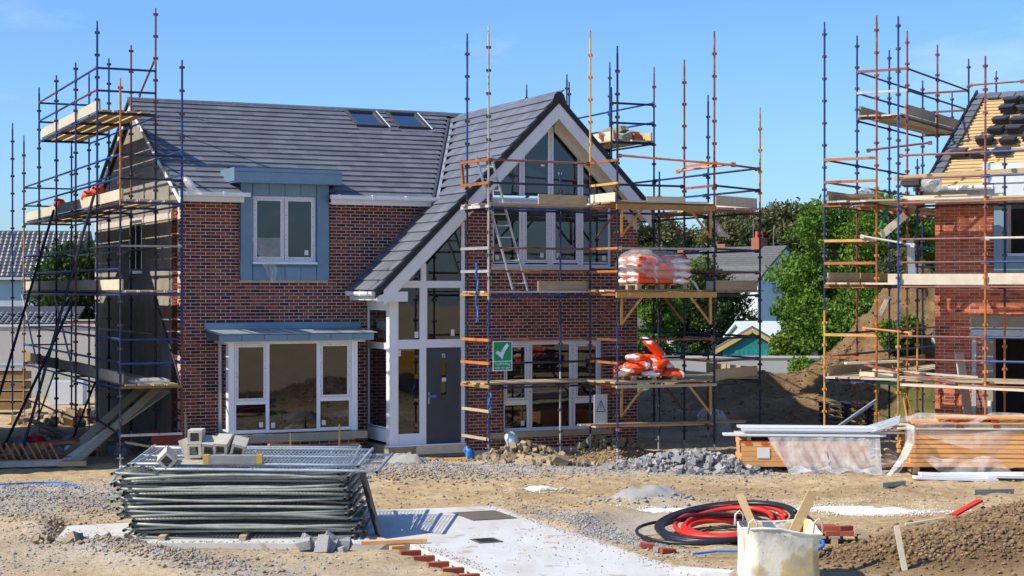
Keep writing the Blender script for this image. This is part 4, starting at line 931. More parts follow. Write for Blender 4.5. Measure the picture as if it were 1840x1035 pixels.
for lv in (1.76, 3.85, 5.66):
    for a, b in zip(y2[:-1], y2[1:]):
        S3.ledger((A, a, lv-.03), (A, b, lv-.03), S3.pick(MIX)); S3.ledger((Cc, a, lv-.03), (Cc, b, lv-.03), S3.pick(MIX))
        for k in (.5, 1.0): S3.ledger((A, a, lv+k), (A, b, lv+k), S3.pick(['tube_navy', 'tube_blue', 'tube_navy', 'tube_rust']), 'guard_rail')
        if a < 4: S3.deck(A+.08, Cc-.06, a, b, lv+.03, 'y', 'board'); S3.toe((A+.06, a+.03), (A+.06, b-.03), lv+.07, 'board')
    for y in y2: S3.transom((A, y, lv), (Cc, y, lv), S3.pick(['tube_orange', 'tube_rust', 'tube_blue']), .055)
    for k, mm in ((.5, 'tube_orange'), (1.0, 'tube_yellow')): S3.transom((A, y2[0], lv+k), (Cc, y2[0], lv+k), S3.pick([mm, 'tube_orange']), .06)
    S3.transom((A, y2[0], lv-.02), (Cc, y2[0], lv-.02), 'tube_orange' if lv > 3 else 'tube_blue', .06)
    for a, b in ((-.2, 1.66), (1.66, 3.6)):
        S3.ledger((a, -1.98, lv-.03), (b, -1.95, lv-.03), 'tube_rust'); S3.ledger((a-.05, -.5, lv-.03), (b, -.55, lv-.03), 'tube_navy')
        for k in (.5, 1.0): S3.ledger((a, -1.98, lv+k), (b, -1.95, lv+k), 'tube_rust' if a < 1 else S3.pick(['tube_blue', 'tube_navy', 'tube_galv']), 'guard_rail')
        S3.deck(a, b, -1.9, -.55, lv+.03, 'x', 'board')
    for x in (-.2, 1.66, 3.6): S3.transom((x, -1.98, lv), (x, -.5, lv), S3.pick(ORA), .05)
S3.toe((-.45, -1.93), (1.62, -1.9), 3.86, 'board_pale', .235); S3.toe((1.68, -1.91), (3.6, -1.89), 3.87, 'board_pale', .235)
S3.deck(-.9, -.2, -1.9, -.6, 5.69, 'x', 'board'); S3.deck(-.9, -.2, -1.9, -.6, 3.87, 'x', 'board_pale'); S3.deck(-.9, -.2, -1.9, -.6, 1.79, 'x', 'board_pale')
lv = 7.76
for a, b in zip(y2[1:3], y2[2:4]):
    S3.ledger((A, a, lv-.05), (A, b, lv-.05), 'tube_navy'); S3.ledger((Cc, a, lv-.05), (Cc, b, lv-.05), 'tube_navy')
    for k in (.6, 1.1): S3.ledger((A, a, lv+k), (A, b, lv+k), 'tube_navy', 'guard_rail'); S3.ledger((Cc, a, lv+k), (Cc, b, lv+k), 'tube_navy', 'guard_rail')
    S3.deck(A+.08, Cc-.06, a, b, lv+.02, 'y', 'board'); S3.toe((A+.06, a+.03), (A+.06, b-.03), lv+.06, 'board'); S3.toe((Cc-.06, a+.03), (Cc-.06, b-.03), lv+.06, 'board')
for k, m in ((0, 'tube_rust'), (.6, 'tube_galv'), (1.1, 'tube_rust')): S3.transom((A, .5, lv+k), (Cc, .5, lv+k), m, .055); S3.transom((A, 5.55, lv+k), (Cc, 5.55, lv+k), 'tube_rust', .05)
S3.ledger((Cc, 5.55, 9.0), (.6, 5.55, 9.02), 'tube_rust', 'guard_rail')
S3.ledger((-1.0, -1.75, 6.82), (.3, -1.2, 6.98), 'tube_rust', 'brace'); S3.ledger((-1.15, -1.7, 4.95), (.15, -1.95, 4.72), 'tube_galv', 'brace'); S3.ledger((-1.1, -1.72, 2.92), (.1, -1.95, 2.83), 'tube_orange', 'brace')
S3.brace((-.15, -1.9, 1.6), (.25, -2.2, gz(*w2(.25, -2.2)[:2])), 'tube_yellow'); S3.brace((-.1, -1.85, 1.6), (.42, -1.9, gz(*w2(.42, -1.9)[:2])), 'tube_yellow', .018)
S3.brace((-.75, -1.6, 1.72), (-1.0, -1.2, 1.1), 'green_steel', .03); S3.brace((-.62, -1.4, 5.6), (-.78, -1.5, 5.1), 'green_steel', .04)
S3.transom((-.8, -1.7, 1.72), (-.2, -1.75, 1.72), 'green_steel', .06)
S3.transom((A, -1.65, .62), (Cc, -1.65, .62), 'tube_rust', .06)
S3.deck(A+.3, Cc, -1.5, -1.0, .66, 'x', 'board_pale')

# ------------------------------------------------------------------ unfinished house
H2 = thing('brick_house', 'unfinished red brick house with bare roof battens at the right edge', 'house', (*O2, 0), T2)
B = MB(); OP = (1.28, 3.4, .1, 2.72); D2 = (1.345, 3.6, 4.18, 9)
wall_boxes(B, 0, 6, 0, 5.74, [OP, (1.62, 3.4, 4.5, 9)], .008, .3)
B.box(0, .3, .3, 8.3, 0, 5.74); B.box(5.7, 6, .3, 8.3, 0, 5.74); B.box(0, 6, 8.0, 8.3, 0, 5.74)
B.prism_x([(.3, 5.74), (8.0, 5.74), (4.15, 8.35)], .0, .28); B.build('wall', 'mortar', H2)
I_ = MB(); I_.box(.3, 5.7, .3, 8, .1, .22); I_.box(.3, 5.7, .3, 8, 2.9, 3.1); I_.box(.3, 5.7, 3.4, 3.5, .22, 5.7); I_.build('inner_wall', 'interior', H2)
bl = []
def sp2(z):
    c = []
    if z < 3.2: c.append((.8, 6) if z > 2.74 else (.83, .94))
    if z < 2.74: c.append((1.06, 6))
    if z > 4.16: c.append((1.34, 3.6))
    return sub([(0, 6)], c)
bricks_on(ML, .105, 5.7, sp2, .0, bl, 9)
bricks_on(frame((0, .9, 0), (0, -1, 0), (1, 0, 0), (0, 0, 1)), .105, 5.7, lambda z: [(0, .895)], .05, bl, 10)
cam_l2 = Matrix.Rotation(-T2, 4, 'Z') @ (Vector((0, 0, CAM_H))-Vector((*O2, 0)))
pieces(H2, 'brick', 'brick_sunlit', bl, 300, key=lambda it: (it[2].translation.x > 2.1, -it[0] > -.2, (it[2].translation-cam_l2).length), rest='brickwork')
bx('lintel_block', 'block', H2, .82, 3.9, -.002, .01, 2.88, 3.19); bx('lintel', 'galv', H2, .82, 3.9, -.03, .007, 2.745, 2.875)
bx('cavity_closer', 'galv', H2, .84, .93, -.014, .01, .1, 2.744); bx('block_reveal', 'block', H2, 1.07, 1.3, -.0, .01, .1, 2.744); bx('door_lining', 'upvc', H2, 1.19, 1.28, -.03, -.002, .1, 1.3)
pn = MB(); pn.box(1.345, 1.6, -.1, .0, 4.18, 5.9); pn.box(1.6, 3.6, -.1, .0, 4.18, 4.5); pn.build('window_surround', 'zinc', H2)
bx('window_seat', 'upvc', H2, 1.6, 3.6, -.03, .02, 4.505, 4.56)
dp = MB(); dp.box(1.1, 3.7, -.12, .9, 6.12, 6.55); dp.build('dormer_board', 'white_roof', H2); bx('dormer_board', 'white_roof', H2, 1.6, 3.6, -.09, -.03, 5.7, 6.119)
bx('dormer_soffit', 'white_roof', H2, 1.345, 1.6, -.09, .0, 5.9, 6.119)
bx('fascia', 'galv', H2, -.35, 1.42, -.34, -.31, 5.80, 6.02); gutter(-.35, 1.4, -.40, 6.06, H2); bx('soffit', 'board_pale', H2, -.35, 1.42, -.31, 0, 5.76, 5.775)
SL2 = .59; zt2 = lambda y: 5.93+SL2*(y+.35); a2 = math.atan(SL2)
slab(H2, [(-.18, -.35, zt2(-.35)), (1.1, -.35, zt2(-.35)), (1.1, 4.15, zt2(4.15)), (-.18, 4.15, zt2(4.15))], .05, 'timber_fresh', 'roof_felt')
slab(H2, [(1.102, .35, zt2(.35)), (6.1, .35, zt2(.35)), (6.1, 4.15, zt2(4.15)), (1.102, 4.15, zt2(4.15))], .05, 'timber_fresh', 'roof_felt')
slab(H2, [(-.18, 4.153, zt2(4.15)), (6.1, 4.153, zt2(4.15)), (6.1, 8.65, zt2(-.35)), (-.18, 8.65, zt2(-.35))], .05, 'tile_dark', 'roof_felt')
Mr2 = lambda x, y, h=0: frame((x, y, zt2(y)), (1, 0, 0), (0, math.cos(a2), math.sin(a2)), (0, -math.sin(a2), math.cos(a2))) @ T(0, 0, h)
bt = []
i = 0
while True:
    y = -.3+i*.155
    if y > 4.1: break
    x0, x1 = -.16, 6.0
    if y < .4: x1 = 1.1
    bt.append((('b', x1), (lambda L: lambda b: b.box(0, L, 0, .055, 0, .03))(x1-x0), Mr2(x0, y, .001))); i += 1
pieces(H2, 'batten', 'timber_fresh', bt)
vb = MB(); vb.beam((-.2, -.4, zt2(-.4)+.03), (-.2, 4.18, zt2(4.18)+.03), .05, .14); vb.build('verge_board', 'tube_navy', H2)
vt = []
for i in range(16):
    y = -.3+i*.29
    if y > 4.0: break
    vt.append((('t',), tile_fn(.37, .2), Mr2(-.14, y, .035)))
for k in range(6): vt.append((('t2',), tile_fn(.4, .33), Mr2(.1+k*.36, 3.75, .035)))
pieces(H2, 'roof_tile', 'tile', vt)
# stacks of tiles waiting on the battens
SPOTS = [(.08, 1.0), (.54, .98), (1.04, 1.02), (.52, 1.55), (1.06, 1.5), (.64, 2.02), (1.1, 1.98), (.64, 2.48), (1.08, 2.42), (.68, 2.98), (1.12, 2.95), (.66, 3.42), (1.08, 3.4), (1.55, 1.6), (1.58, 2.1), (1.6, 2.6), (1.62, 3.1), (1.6, 3.5), (2.05, 2.3), (2.1, 2.9), (2.1, 3.5)]
for i, (x, y) in enumerate(SPOTS):
    e = bpy.data.objects.new('tile_stack', None); COL.objects.link(e); e.matrix_world = T(*O2, 0) @ Matrix.Rotation(T2, 4, 'Z') @ Mr2(x, y, .03)
    tag(e, 'stack of black tiles on the unfinished roof, %s column, %s from the eave' % (('left', 'middle', 'right', 'far right')[0 if x < .45 else 1 if x < .9 else 2 if x < 1.4 else 3], ('first row', 'second row', 'third row', 'fourth row', 'fifth row', 'sixth row')[min(5, int((y-.8)/.5))]), 'tiles', 'tile stacks loaded on the unfinished roof')
    nn = 5 if i % 3 else 6
    pieces(e, 'roof_tile', 'tile_dark', [(('s',), tile_fn(.4, .33), T(random.uniform(-.02, .02), k*-.012+random.uniform(-.015, .015), k*.036) @ Matrix.Rotation(random.uniform(-.04, .04), 4, 'Z') @ Matrix.Rotation(-.18, 4, 'X')) for k in range(nn)])
for (x, y, z, nn, lab) in ((-.55, -.75, 6.12, 5, 'low stack of black roof tiles standing at the left end of the unfinished eave'),):
    e = thing('tile_stack', lab, 'tiles', tuple(w2(x, y, z-.06)), T2)
    pieces(e, 'roof_tile', 'tile_dark', [(('s',), tile_fn(.33, .42), T(random.uniform(-.02, .02), 0, k*.04)) for k in range(nn)])

# ------------------------------------------------------------------ surroundings
def leaf_cloud(seed, blobs, n_, size, m, flat=.55):
    """crown: leaf-sized quads scattered through uneven lobes, denser towards the rim"""
    rs = np.random.RandomState(seed); tot = sum(b[3]**2*1.0 for b in blobs); V = []; C = []
    for (cx, cy, cz, r) in blobs:
        k = int(n_*r*r/tot); d = rs.normal(size=(k, 3)); d /= np.linalg.norm(d, axis=1)[:, None]
        bump = 1+.28*np.sin(d[:, 0]*5+seed+cx)*np.sin(d[:, 2]*6+cz)+.2*np.sin(d[:, 1]*9+cy)
        rr = r*bump*(.45+.62*rs.rand(k)**.45)
        p = np.array([cx, cy, cz])+d*rr[:, None]*np.array([1, 1, .82]); C.append(p)
    C = np.concatenate(C); k = len(C)
    a = rs.normal(size=(k, 3)); a /= np.linalg.norm(a, axis=1)[:, None]; b = rs.normal(size=(k, 3)); b[:, 2] *= flat; b -= (a*b).sum(1)[:, None]*a; b /= np.linalg.norm(b, axis=1)[:, None]
    s = size*(.55+.9*rs.rand(k))[:, None]; a *= s; b *= s*.62
    V = np.stack([C-a, C+b*.8, C+a, C-b*.8], 1).reshape(-1, 3); Fs = np.arange(k*4).reshape(-1, 4)
    me = bpy.data.meshes.new('crown'); me.vertices.add(len(V)); me.vertices.foreach_set('co', V.ravel().astype(np.float32)); me.loops.add(Fs.size); me.loops.foreach_set('vertex_index', Fs.ravel().astype(np.int32))
    me.polygons.add(len(Fs)); me.polygons.foreach_set('loop_start', np.arange(0, Fs.size, 4, dtype=np.int32)); me.polygons.foreach_set('loop_total', np.full(len(Fs), 4, np.int32)); me.materials.append(MATS[m]); me.update(); me.validate()
    return me
def limbs(h, r, ends, seed):
    rs = random.Random(seed); b = MB(); b.tube([(0, 0, -.3), (.1, 0, h*.3), (0, .1, h*.6), (.05, 0, h*.8)], [r, r*.8, r*.55, r*.3], 7)
    for (x, y, z) in ends:
        z0 = h*rs.uniform(.3, .6); b.tube([(0, 0, z0), (x*.5+rs.uniform(-.2, .2), y*.5, (z0+z)/2+rs.uniform(-.2, .3)), (x, y, z)], [r*.45, r*.3, r*.1], 5)
    return b.mesh('trunk', 'bark')
def blobs_for(seed, w, h, z0, n_, flat=.8):
    rs = random.Random(seed); o = []
    for i in range(n_):
        a = rs.random()*2*PI; q = rs.random()**.5; z = z0+(h-z0)*rs.random(); k = 1-.45*abs((z-z0)/(h-z0)-.4)
        o.append((math.cos(a)*q*w*.42*k, math.sin(a)*q*w*.42*k, z, w*rs.uniform(.13, .22)))
    return o
TREES = {}
def tree(name, label, cat, x, y, kind, w, h, z0, n_blob, n_leaf, size, m, seed, rz=0, sc_=1, group=None):
    if kind not in TREES:
        bl_ = blobs_for(seed, w, h, z0, n_blob); TREES[kind] = (leaf_cloud(seed, bl_, n_leaf, size, m), limbs(h, max(.06, h*.022), [(b[0], b[1], b[2]) for b in bl_[:9]], seed))
    e = thing(name, label, cat, (x, y, gz(x, y)-.05), rz, group); e.scale = (sc_,)*3
    link('crown', TREES[kind][0], e); link('trunk', TREES[kind][1], e)
def px_at(px, d): return (px-920)/3000*d
# leafy trees and bushes
tree('leafy_tree', 'large bright green leafy tree between the white house and the soil heap', 'tree', px_at(1545, 74), 74, 'ash', 7.2, 7.0, 1.6, 30, 60000, .095, 'leaf_green', 11)
tree('leafy_tree', 'green leafy tree leaning over the white house gable', 'tree', px_at(1478, 78), 79, 'ash2', 4.2, 4.6, .8, 18, 26000, .095, 'leaf_green', 14)
tree('leafy_tree', 'green leafy tree seen behind the left side of the unfinished house', 'tree', px_at(1660, 80), 80, 'ash', 7.2, 7.0, 1.6, 30, 60000, .095, 'leaf_green', 11, 2.2, .92)
tree('leafy_tree', 'dark leafy tree standing left of the white house behind the loading bay', 'tree', px_at(1270, 92), 92, 'dark', 5.6, 4.1, .4, 22, 30000, .1, 'leaf_dark', 21)
tree('leafy_tree', 'dark green tree just right of the finished gable wall', 'tree', px_at(1170, 88), 88, 'dark2', 3.4, 3.6, .2, 20, 20000, .095, 'leaf_green', 27, 1)
tree('leafy_tree', 'pale green tree in front of the grey roof of the white house', 'tree', px_at(1243, 100), 101, 'pale', 3.6, 5.2, 2.2, 14, 9000, .1, 'leaf_lime', 29)
tree('bush', 'yellow-green bush beside the teal shed', 'bush', px_at(1418, 66), 66, 'bush', 1.9, 1.9, .4, 12, 5000, .08, 'leaf_lime', 33)
tree('bush', 'low green weeds on the wall top at the foot of the soil heap', 'bush', px_at(1455, 60), 58, 'weed', 2.2, 1.25, .5, 12, 4000, .08, 'leaf_green', 35)
tree('bush', 'leafy green bush behind the scaffold foot of the unfinished house', 'bush', px_at(1600, 47), 46.5, 'bush2', 1.7, 1.1, .1, 14, 6000, .07, 'leaf_green', 37)
tree('bush', 'olive weeds growing on the soil heap beside the brick wall', 'bush', px_at(1655, 47), 49.5, 'bush3', 1.8, 1.4, .2, 12, 4500, .06, 'leaf_olive', 39)
tree('leafy_tree', 'dark evergreen tree behind the left scaffold', 'tree', px_at(152, 96), 96, 'dark', 5.6, 4.1, .4, 22, 30000, .1, 'leaf_dark', 21, 1.3, 1.3)
# pines along the skyline
for i, (px, d, s, rz) in enumerate(((1160, 190, .98, 0), (1215, 215, .80, 1), (1262, 200, .88, 2.2), (1330, 190, 1.0, 3.1), (1352, 214, 1.02, 4.2), (1420, 190, 1.08, 5.1), (1462, 205, 1.0, .6), (1310, 220, 1.05, 1.7), (1500, 210, 1.0, 2.6), (1580, 215, 1.02, 3.4), (1680, 215, .9, 4))):
    k = ('pineA', 'pineB', 'pineC')[i % 3]
    lab = ['dark pine crown showing right of the finished gable', 'small pine on the skyline behind the loading bay', 'ragged pine above the red chimney roofs', 'broad olive pine above the ridge of the white house', 'olive pine behind the white house chimney', 'tallest broad pine above the right end of the white house', 'pine merging with the bright leafy tree', 'low pine between the broad pines', 'pine seen through the left scaffold of the unfinished house', 'pine behind the bright leafy tree', 'pine behind the unfinished house'][i]
    tree('pine_tree', lab, 'tree', px_at(px, d), d, k, 7.8, 12.2, 5.2, 26, 16000, .22, 'leaf_olive' if k != 'pineB' else 'leaf_dark', 50+i % 3, rz, s, 'pines on the skyline')
# distant wood closing the horizon
wv = []
rs = np.random.RandomState(77)
wb = [(float(x), float(330+rs.uniform(-15, 15)), float(rs.uniform(1.0, 3.4)), float(rs.uniform(3, 5))) for x in np.arange(-140, 190, 5)]
tag(link('far_wood', leaf_cloud(8, wb, 24000, .9, 'leaf_olive')), 'distant dark belt of trees on the horizon', None, kind='stuff')

# white house with grey roof behind the loading bay
def simple_house(name, label, loc, rz, L, W, eave, ridge, wm, rm, pitchdir='x'):
    e = thing(name, label, 'house', loc, rz)
    b = MB(); b.box(-L/2, L/2, -W/2, W/2, -1, eave); b.prism_x([(-W/2, eave), (W/2, eave), (0, ridge)], -L/2, L/2); b.build('wall', wm, e)
    r = MB(); t_ = .14; ov = .25; k = (ridge-eave)/(W/2)
    for s in (-1, 1):
        p = [(s*(W/2+ov), eave-k*ov+.03), (0, ridge+.03), (0, ridge+.03+t_), (s*(W/2+ov), eave-k*ov+.03+t_)]
        r.prism_x(p if s < 0 else p[::-1], -L/2-.18, L/2+.18)
    rf_ = r.build('roof', rm, e)
    return e, rf_, k
def courses(par, L, W, eave, ridge, k, m, n_=16, ov=.25):
    c = MB(); al_ = math.atan(k); sl_ = (W/2+ov)/math.cos(al_)
    for i in range(n_):
        v = sl_*i/n_; y = -(W/2+ov)+v*math.cos(al_); z = eave-k*ov+v*math.sin(al_)+.17
        Mx = frame((-L/2-.18, y, z), (1, 0, 0), (0, math.cos(al_), math.sin(al_)), (0, -math.sin(al_), math.cos(al_))); c.box(0, L+.36, 0, sl_/n_*.93, .0, .045, Mx)
    tag(c.build('tile_courses', m, par), None, None, kind='stuff')
wh, wr, k = simple_house('white_house', 'white rendered house with grey tiled roof behind the loading bay', (px_at(1335, 140)+.2, 141, 0), R(-52), 9.5, 6.6, 4.35, 7.1, 'bg_render', 'bg_roof')
courses(wr, 9.5, 6.6, 4.35, 7.1, k, 'bg_roof')
for x in (-2.6, -.6):
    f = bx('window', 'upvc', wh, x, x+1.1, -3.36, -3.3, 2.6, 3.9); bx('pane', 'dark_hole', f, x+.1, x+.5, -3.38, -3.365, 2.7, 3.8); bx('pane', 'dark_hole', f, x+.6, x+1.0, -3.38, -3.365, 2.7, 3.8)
ch = bx('chimney', 'bg_brick', wr, 1.2, 2.3, -.35, .45, 6.6, 8.0)
for dx in (.0, .45): cpot = MB(); cpot.tube([(1.5+dx, .05, 8.0), (1.5+dx, .05, 8.55)], [.17, .14], 8); cpot.build('chimney_pot', 'bag_orange', ch)
an = MB(); an.tube([(1.1, 0, 7.4), (1.1, 0, 9.6)], .025, 5); an.build('aerial', 'steel', wr); an = MB(); an.tube([(3.4, 0, 7.2), (3.4, 0, 8.9)], .025, 5); an.build('aerial', 'steel', wr)
sd = MB(); sd.tube([(4.85, -1.2, 3.7), (4.95, -1.2, 3.7), (5.0, -1.2, 3.7)], [.35, .3, .05], 12); sd.build('satellite_dish', 'galv', wh)
rh, rr_, k = simple_house('brick_chimney_house', 'grey roofed house with a red brick chimney left of the white house', (px_at(1262, 165), 166, 0), R(-52), 10, 6.6, 4.6, 7.0, 'bg_render', 'bg_roof')
courses(rr_, 10, 6.6, 4.6, 7.0, k, 'bg_roof'); bx('chimney', 'bg_brick', rr_, 2.6, 3.7, -.4, .4, 6.5, 8.1); bx('chimney', 'bg_brick', rr_, -3, -2.2, -.4, .4, 6.5, 7.6)
# garden shed and pale roofed outbuilding
sh = thing('garden_shed', 'teal wooden garden shed with yellow bargeboards', 'shed', (px_at(1352, 72), 72, 0), R(-8))
b = MB(); b.box(-1.3, 1.3, 0, 3, -.5, 1.25); b.prism([(-1.3, 1.25), (1.3, 1.25), (0, 1.92)], 0, 3); b.build('wall', 'teal', sh)
for i in range(8): bx('plank', 'teal', sh, -.75+i*.2, -.75+i*.2+.185, -.02, -.001, -.4, 1.12)
for s in (-1, 1):
    b = MB(); b.beam((s*1.62, -.12, 1.02), (0, -.12, 1.98), .05, .17); b.build('bargeboard', 'shed_trim', sh)
    b = MB(); p = [(s*1.62, 1.1), (0, 2.05), (0, 2.11), (s*1.62, 1.16)]; b.prism(p if s < 0 else p[::-1], -.1, 3.1); b.build('roof', 'bg_roof', sh)
ob, orf, k = simple_house('outbuilding', 'low outbuilding with a pale metal roof right of the teal shed', (px_at(1412, 84), 85, 0), R(8), 4.6, 4.2, 1.2, 1.95, 'bg_render', 'white_roof')
gw = thing('garden_wall', 'low grey block wall in front of the teal shed', 'wall', (px_at(1330, 62), 62, 0), 0)
bx('wall', 'bg_render_grey', gw, -3.4, 3.6, 0, .2, -.5, 1.2); bx('coping', 'concrete', gw, -3.45, 3.65, -.04, .24, 1.2, 1.27)
og, orf2, k = simple_house('outbuilding', 'small outbuilding with grey pantiled roof right of the finished gable', (px_at(1178, 96), 97, 0), R(-20), 3.4, 3.4, 1.3, 2.1, 'bg_render', 'bg_roof'); courses(orf2, 3.4, 3.4, 1.3, 2.1, k, 'bg_roof', 8)
# bundle of fresh roof trusses lying on the soil
tb = thing('timber_bundle', 'bundle of fresh yellow timbers lying on the soil behind the loading bay', 'timber', (px_at(1215, 51), 51, gz(px_at(1215, 51), 51)+.05), R(4))
for i in range(6): bx('timber', 'timber_fresh', tb, -.85+random.uniform(-.1, .1), .8+random.uniform(-.1, .1), i*.12, i*.12+.05, .3+(i % 2)*.12, .41+(i % 2)*.12)
for i in range(4): bx('bearer', 'timber_fresh', tb, -.7+i*.45, -.62+i*.45, -.05, .8, .02, .3)

# left: pantiled house, lean-to and yard wall
lh = thing('pantiled_house', 'pale rendered house with spotted pantile roof at the left edge', 'house', (px_at(20, 100), 100, 0), R(6))
b = MB(); b.box(-9, 4.0, 0, 7, -1, 4.7); b.build('wall', 'bg_render', lh)
pit = math.atan(2.75/3.6); rfb = MB(); rfb.prism_x([(-.3, 4.5), (3.5, 7.35), (7.3, 4.5)], -9.2, 4.2); lrf = rfb.build('roof', 'tile_dark', lh)
pt = []
sl_ = math.hypot(3.8, 2.85); a_ = math.atan(2.85/3.8)
def pan_fn(b): b.add([(.0, 0, .03), (.09, 0, .1), (.18, 0, .03), (.0, .26, .02), (.09, .26, .09), (.18, .26, .02)], ((0, 1, 4, 3), (1, 2, 5, 4), (0, 2, 1)))
for r_ in range(13):
    for c_i in range(37):
        x = 4.1-.31*(c_i+1); v = r_*.36; pt.append((('p',), pan_fn, frame((x, -.3+v*math.cos(a_), 4.5+v*math.sin(a_)), (1, 0, 0), (0, math.cos(a_), math.sin(a_)), (0, -math.sin(a_), math.cos(a_)))))
pieces(lrf, 'pantile', 'pantile_light', pt, 300, key=lambda it: -it[2].translation.x, rest='pantile_rows')
bx('gutter', 'upvc', lh, -9.2, 4.2, -.36, -.24, 4.3, 4.44); f = bx('window', 'upvc', lh, 1.72, 2.5, -.06, -.01, 2.72, 3.72)
for i in (0, 1):
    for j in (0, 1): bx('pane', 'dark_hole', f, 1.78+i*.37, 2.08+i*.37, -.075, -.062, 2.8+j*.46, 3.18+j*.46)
bx('sill', 'bg_render_grey', lh, 1.6, 2.6, -.14, -.01, 2.6, 2.7); bx('chimney', 'bg_brick', lrf, 4.9, 7.6, 1.0, 2, .4, 2.0) if False else None
lt = thing('lean_to', 'lean-to with a strip of pantiles in front of the pale house', 'outbuilding', (px_at(20, 88), 88, 0), R(4))
bx('wall', 'bg_render_grey', lt, -8, 3.1, 0, 3, -.5, 1.75); b = MB(); b.prism_x([(-.25, 1.75), (3, 2.7), (3, 2.8), (-.25, 1.9)], -8, 3.3); r_ = b.build('roof', 'tile_dark', lt)
pieces(r_, 'pantile', 'pantile_light', [(('p',), pan_fn, frame((3.0-.3*c, -.25+.4*q, 1.92+.117*q), (1, 0, 0), (0, .96, .28), (0, -.28, .96))) for c in range(34) for q in range(5)])
rb = thing('brick_boundary_wall', 'short red brick wall seen behind the left scaffold', 'wall', (px_at(145, 74), 74, 0), 0); bx('wall', 'bg_brick', rb, -.6, 1.6, 0, .22, 0, 2.35); bx('coping', 'concrete', rb, -.65, 1.65, -.03, .25, 2.35, 2.4)
yw = thing('yard_wall', 'long grey rendered yard wall behind the left scaffold', 'wall', (px_at(60, 58), 58, 0), R(3)); bx('wall', 'bg_render_grey', yw, -9, 4.6, 0, .22, -.5, 2.45); bx('coping', 'concrete', yw, -9, 4.65, -.05, .27, 2.45, 2.53)
fb = MB(); fb.box(-.55, .55, 0, .5, 0, .75); fo = fb.build('wrapped_pallet', 'white_roof'); fo.location = (px_at(118, 54), 54, gz(px_at(118, 54), 54)); tag(fo, 'pale wrapped block pack standing by the yard wall', 'pallet')
# neighbouring house of the row; it shades the left scaffold
nh, nr, k = simple_house('brick_house', 'neighbouring brick house of the same row beyond the left edge', (-17.75, 37.9, 0), R(13.6), 9.0, 11.2, 5.7, 9.2, 'brick', 'tile')
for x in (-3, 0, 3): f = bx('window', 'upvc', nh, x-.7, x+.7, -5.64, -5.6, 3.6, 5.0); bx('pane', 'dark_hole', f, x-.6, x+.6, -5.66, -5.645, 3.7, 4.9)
f = bx('front_door', 'door_grey', nh, -.5, .5, -5.65, -5.6, .1, 2.2)

# ------------------------------------------------------------------ things on and around the scaffolds
# ladder
la = thing('ladder', 'aluminium ladder leaning up through the scaffold in front of the glazed gable', 'ladder', (*O1, 0), T1)
Lb, Lt, Lw = Vector((6.75, -2.75, 3.75)), Vector((5.73, -3.05, 6.66)), Vector((.3, -.12, 0))
for s in (0, 1): b = MB(); b.beam(Lb+Lw*s, Lt+Lw*s, .03, .07, (0, 1, 0)); b.build('stile', 'galv', la)
for i in range(11): p = Lb.lerp(Lt, (i+.6)/11.5); b = MB(); b.tube([p, p+Lw], .016, 6); b.build('rung', 'galv', la)
# safety sign
sg = thing('scaffold_sign', 'green and white sign with tick reading Scaffolding safe to use on a blue upright', 'sign', tuple(w1(5.86, -3.64, 2.02)), T1)
bx('plate', 'sign_white', sg, 0, .46, 0, .006, 0, .64); bx('green_field', 'sign_green', sg, .02, .44, -.003, -.0008, .215, .62); bx('green_panel', 'sign_green', sg, .02, .44, -.003, -.0008, .02, .195)
tk = MB(); tk.prism([(.06, .385), (.185, .29), (.22, .245), (.245, .33), (.30, .44), (.38, .54), (.335, .59), (.26, .52), (.18, .395), (.105, .44)], -.0065, -.0035); tk.build('tick', 'sign_white', sg)
def text(par, body, size, loc, m, name='lettering', align='CENTER', rx=R(90)):
    c = bpy.data.curves.new('text', 'FONT'); c.body = body; c.size = size; c.align_x = align; c.extrude = .0006
    o = bpy.data.objects.new('tmp', c); COL.objects.link(o); dg = bpy.context.evaluated_depsgraph_get(); me = bpy.data.meshes.new_from_object(o.evaluated_get(dg)); bpy.data.objects.remove(o)
    me.name = name; me.materials.clear(); me.materials.append(MATS[m]); q = link(name, me, par); q.location = loc; q.rotation_euler = (rx, 0, 0); return q
text(sg, 'Scaffolding', .082, (.23, -.0045, .125), 'sign_white'); text(sg, 'safe to use', .082, (.23, -.0045, .045), 'sign_white')
# board with a warning triangle
wb_ = thing('warning_board', 'white board with a warning triangle leaning by the low scaffold boards', 'sign', tuple(w1(8.02, -4.2, .86)), T1-R(4))
b = MB(); b.box(0, .31, 0, .03, 0, .62); b.build('board', 'bg_render_grey', wb_)
for p, q in (((.05, .26), (.155, .5)), ((.155, .5), (.26, .26)), ((.05, .26), (.26, .26))): b = MB(); b.beam((p[0], -.003, p[1]), (q[0], -.003, q[1]), .004, .014, (0, 0, 1) if p[1] == q[1] else (1, 0, 0)); b.build('triangle_edge', 'lead_black', wb_)
bx('exclamation', 'lead_black', wb_, .149, .161, -.005, -.001, .33, .43); bx('exclamation_dot', 'lead_black', wb_, .149, .161, -.005, -.001, .295, .312)
# blue rope hanging from the scaffold
rp_ = MB(); rs = random.Random(4); p = w1(5.72, -3.1, 4.35)
pts = [p+Vector((rs.uniform(-.03, .03), rs.uniform(-.03, .03), -.13*i)) for i in range(11)]
rp_.tube(pts, .02, 5); ro = rp_.build('rope', 'blue_plastic'); tag(ro, 'blue rope hanging from the scaffold beside the front door', 'rope')
q = w1(PQ-.02, -3.6, 1.55); rp_ = MB(); rp_.tube([q+Vector((rs.uniform(-.07, .07), rs.uniform(-.05, .0), -.06*i)) for i in range(8)], .02, 5); tag(rp_.build('rope', 'blue_plastic'), 'short blue rope knotted round the upright below the safety sign', 'rope')
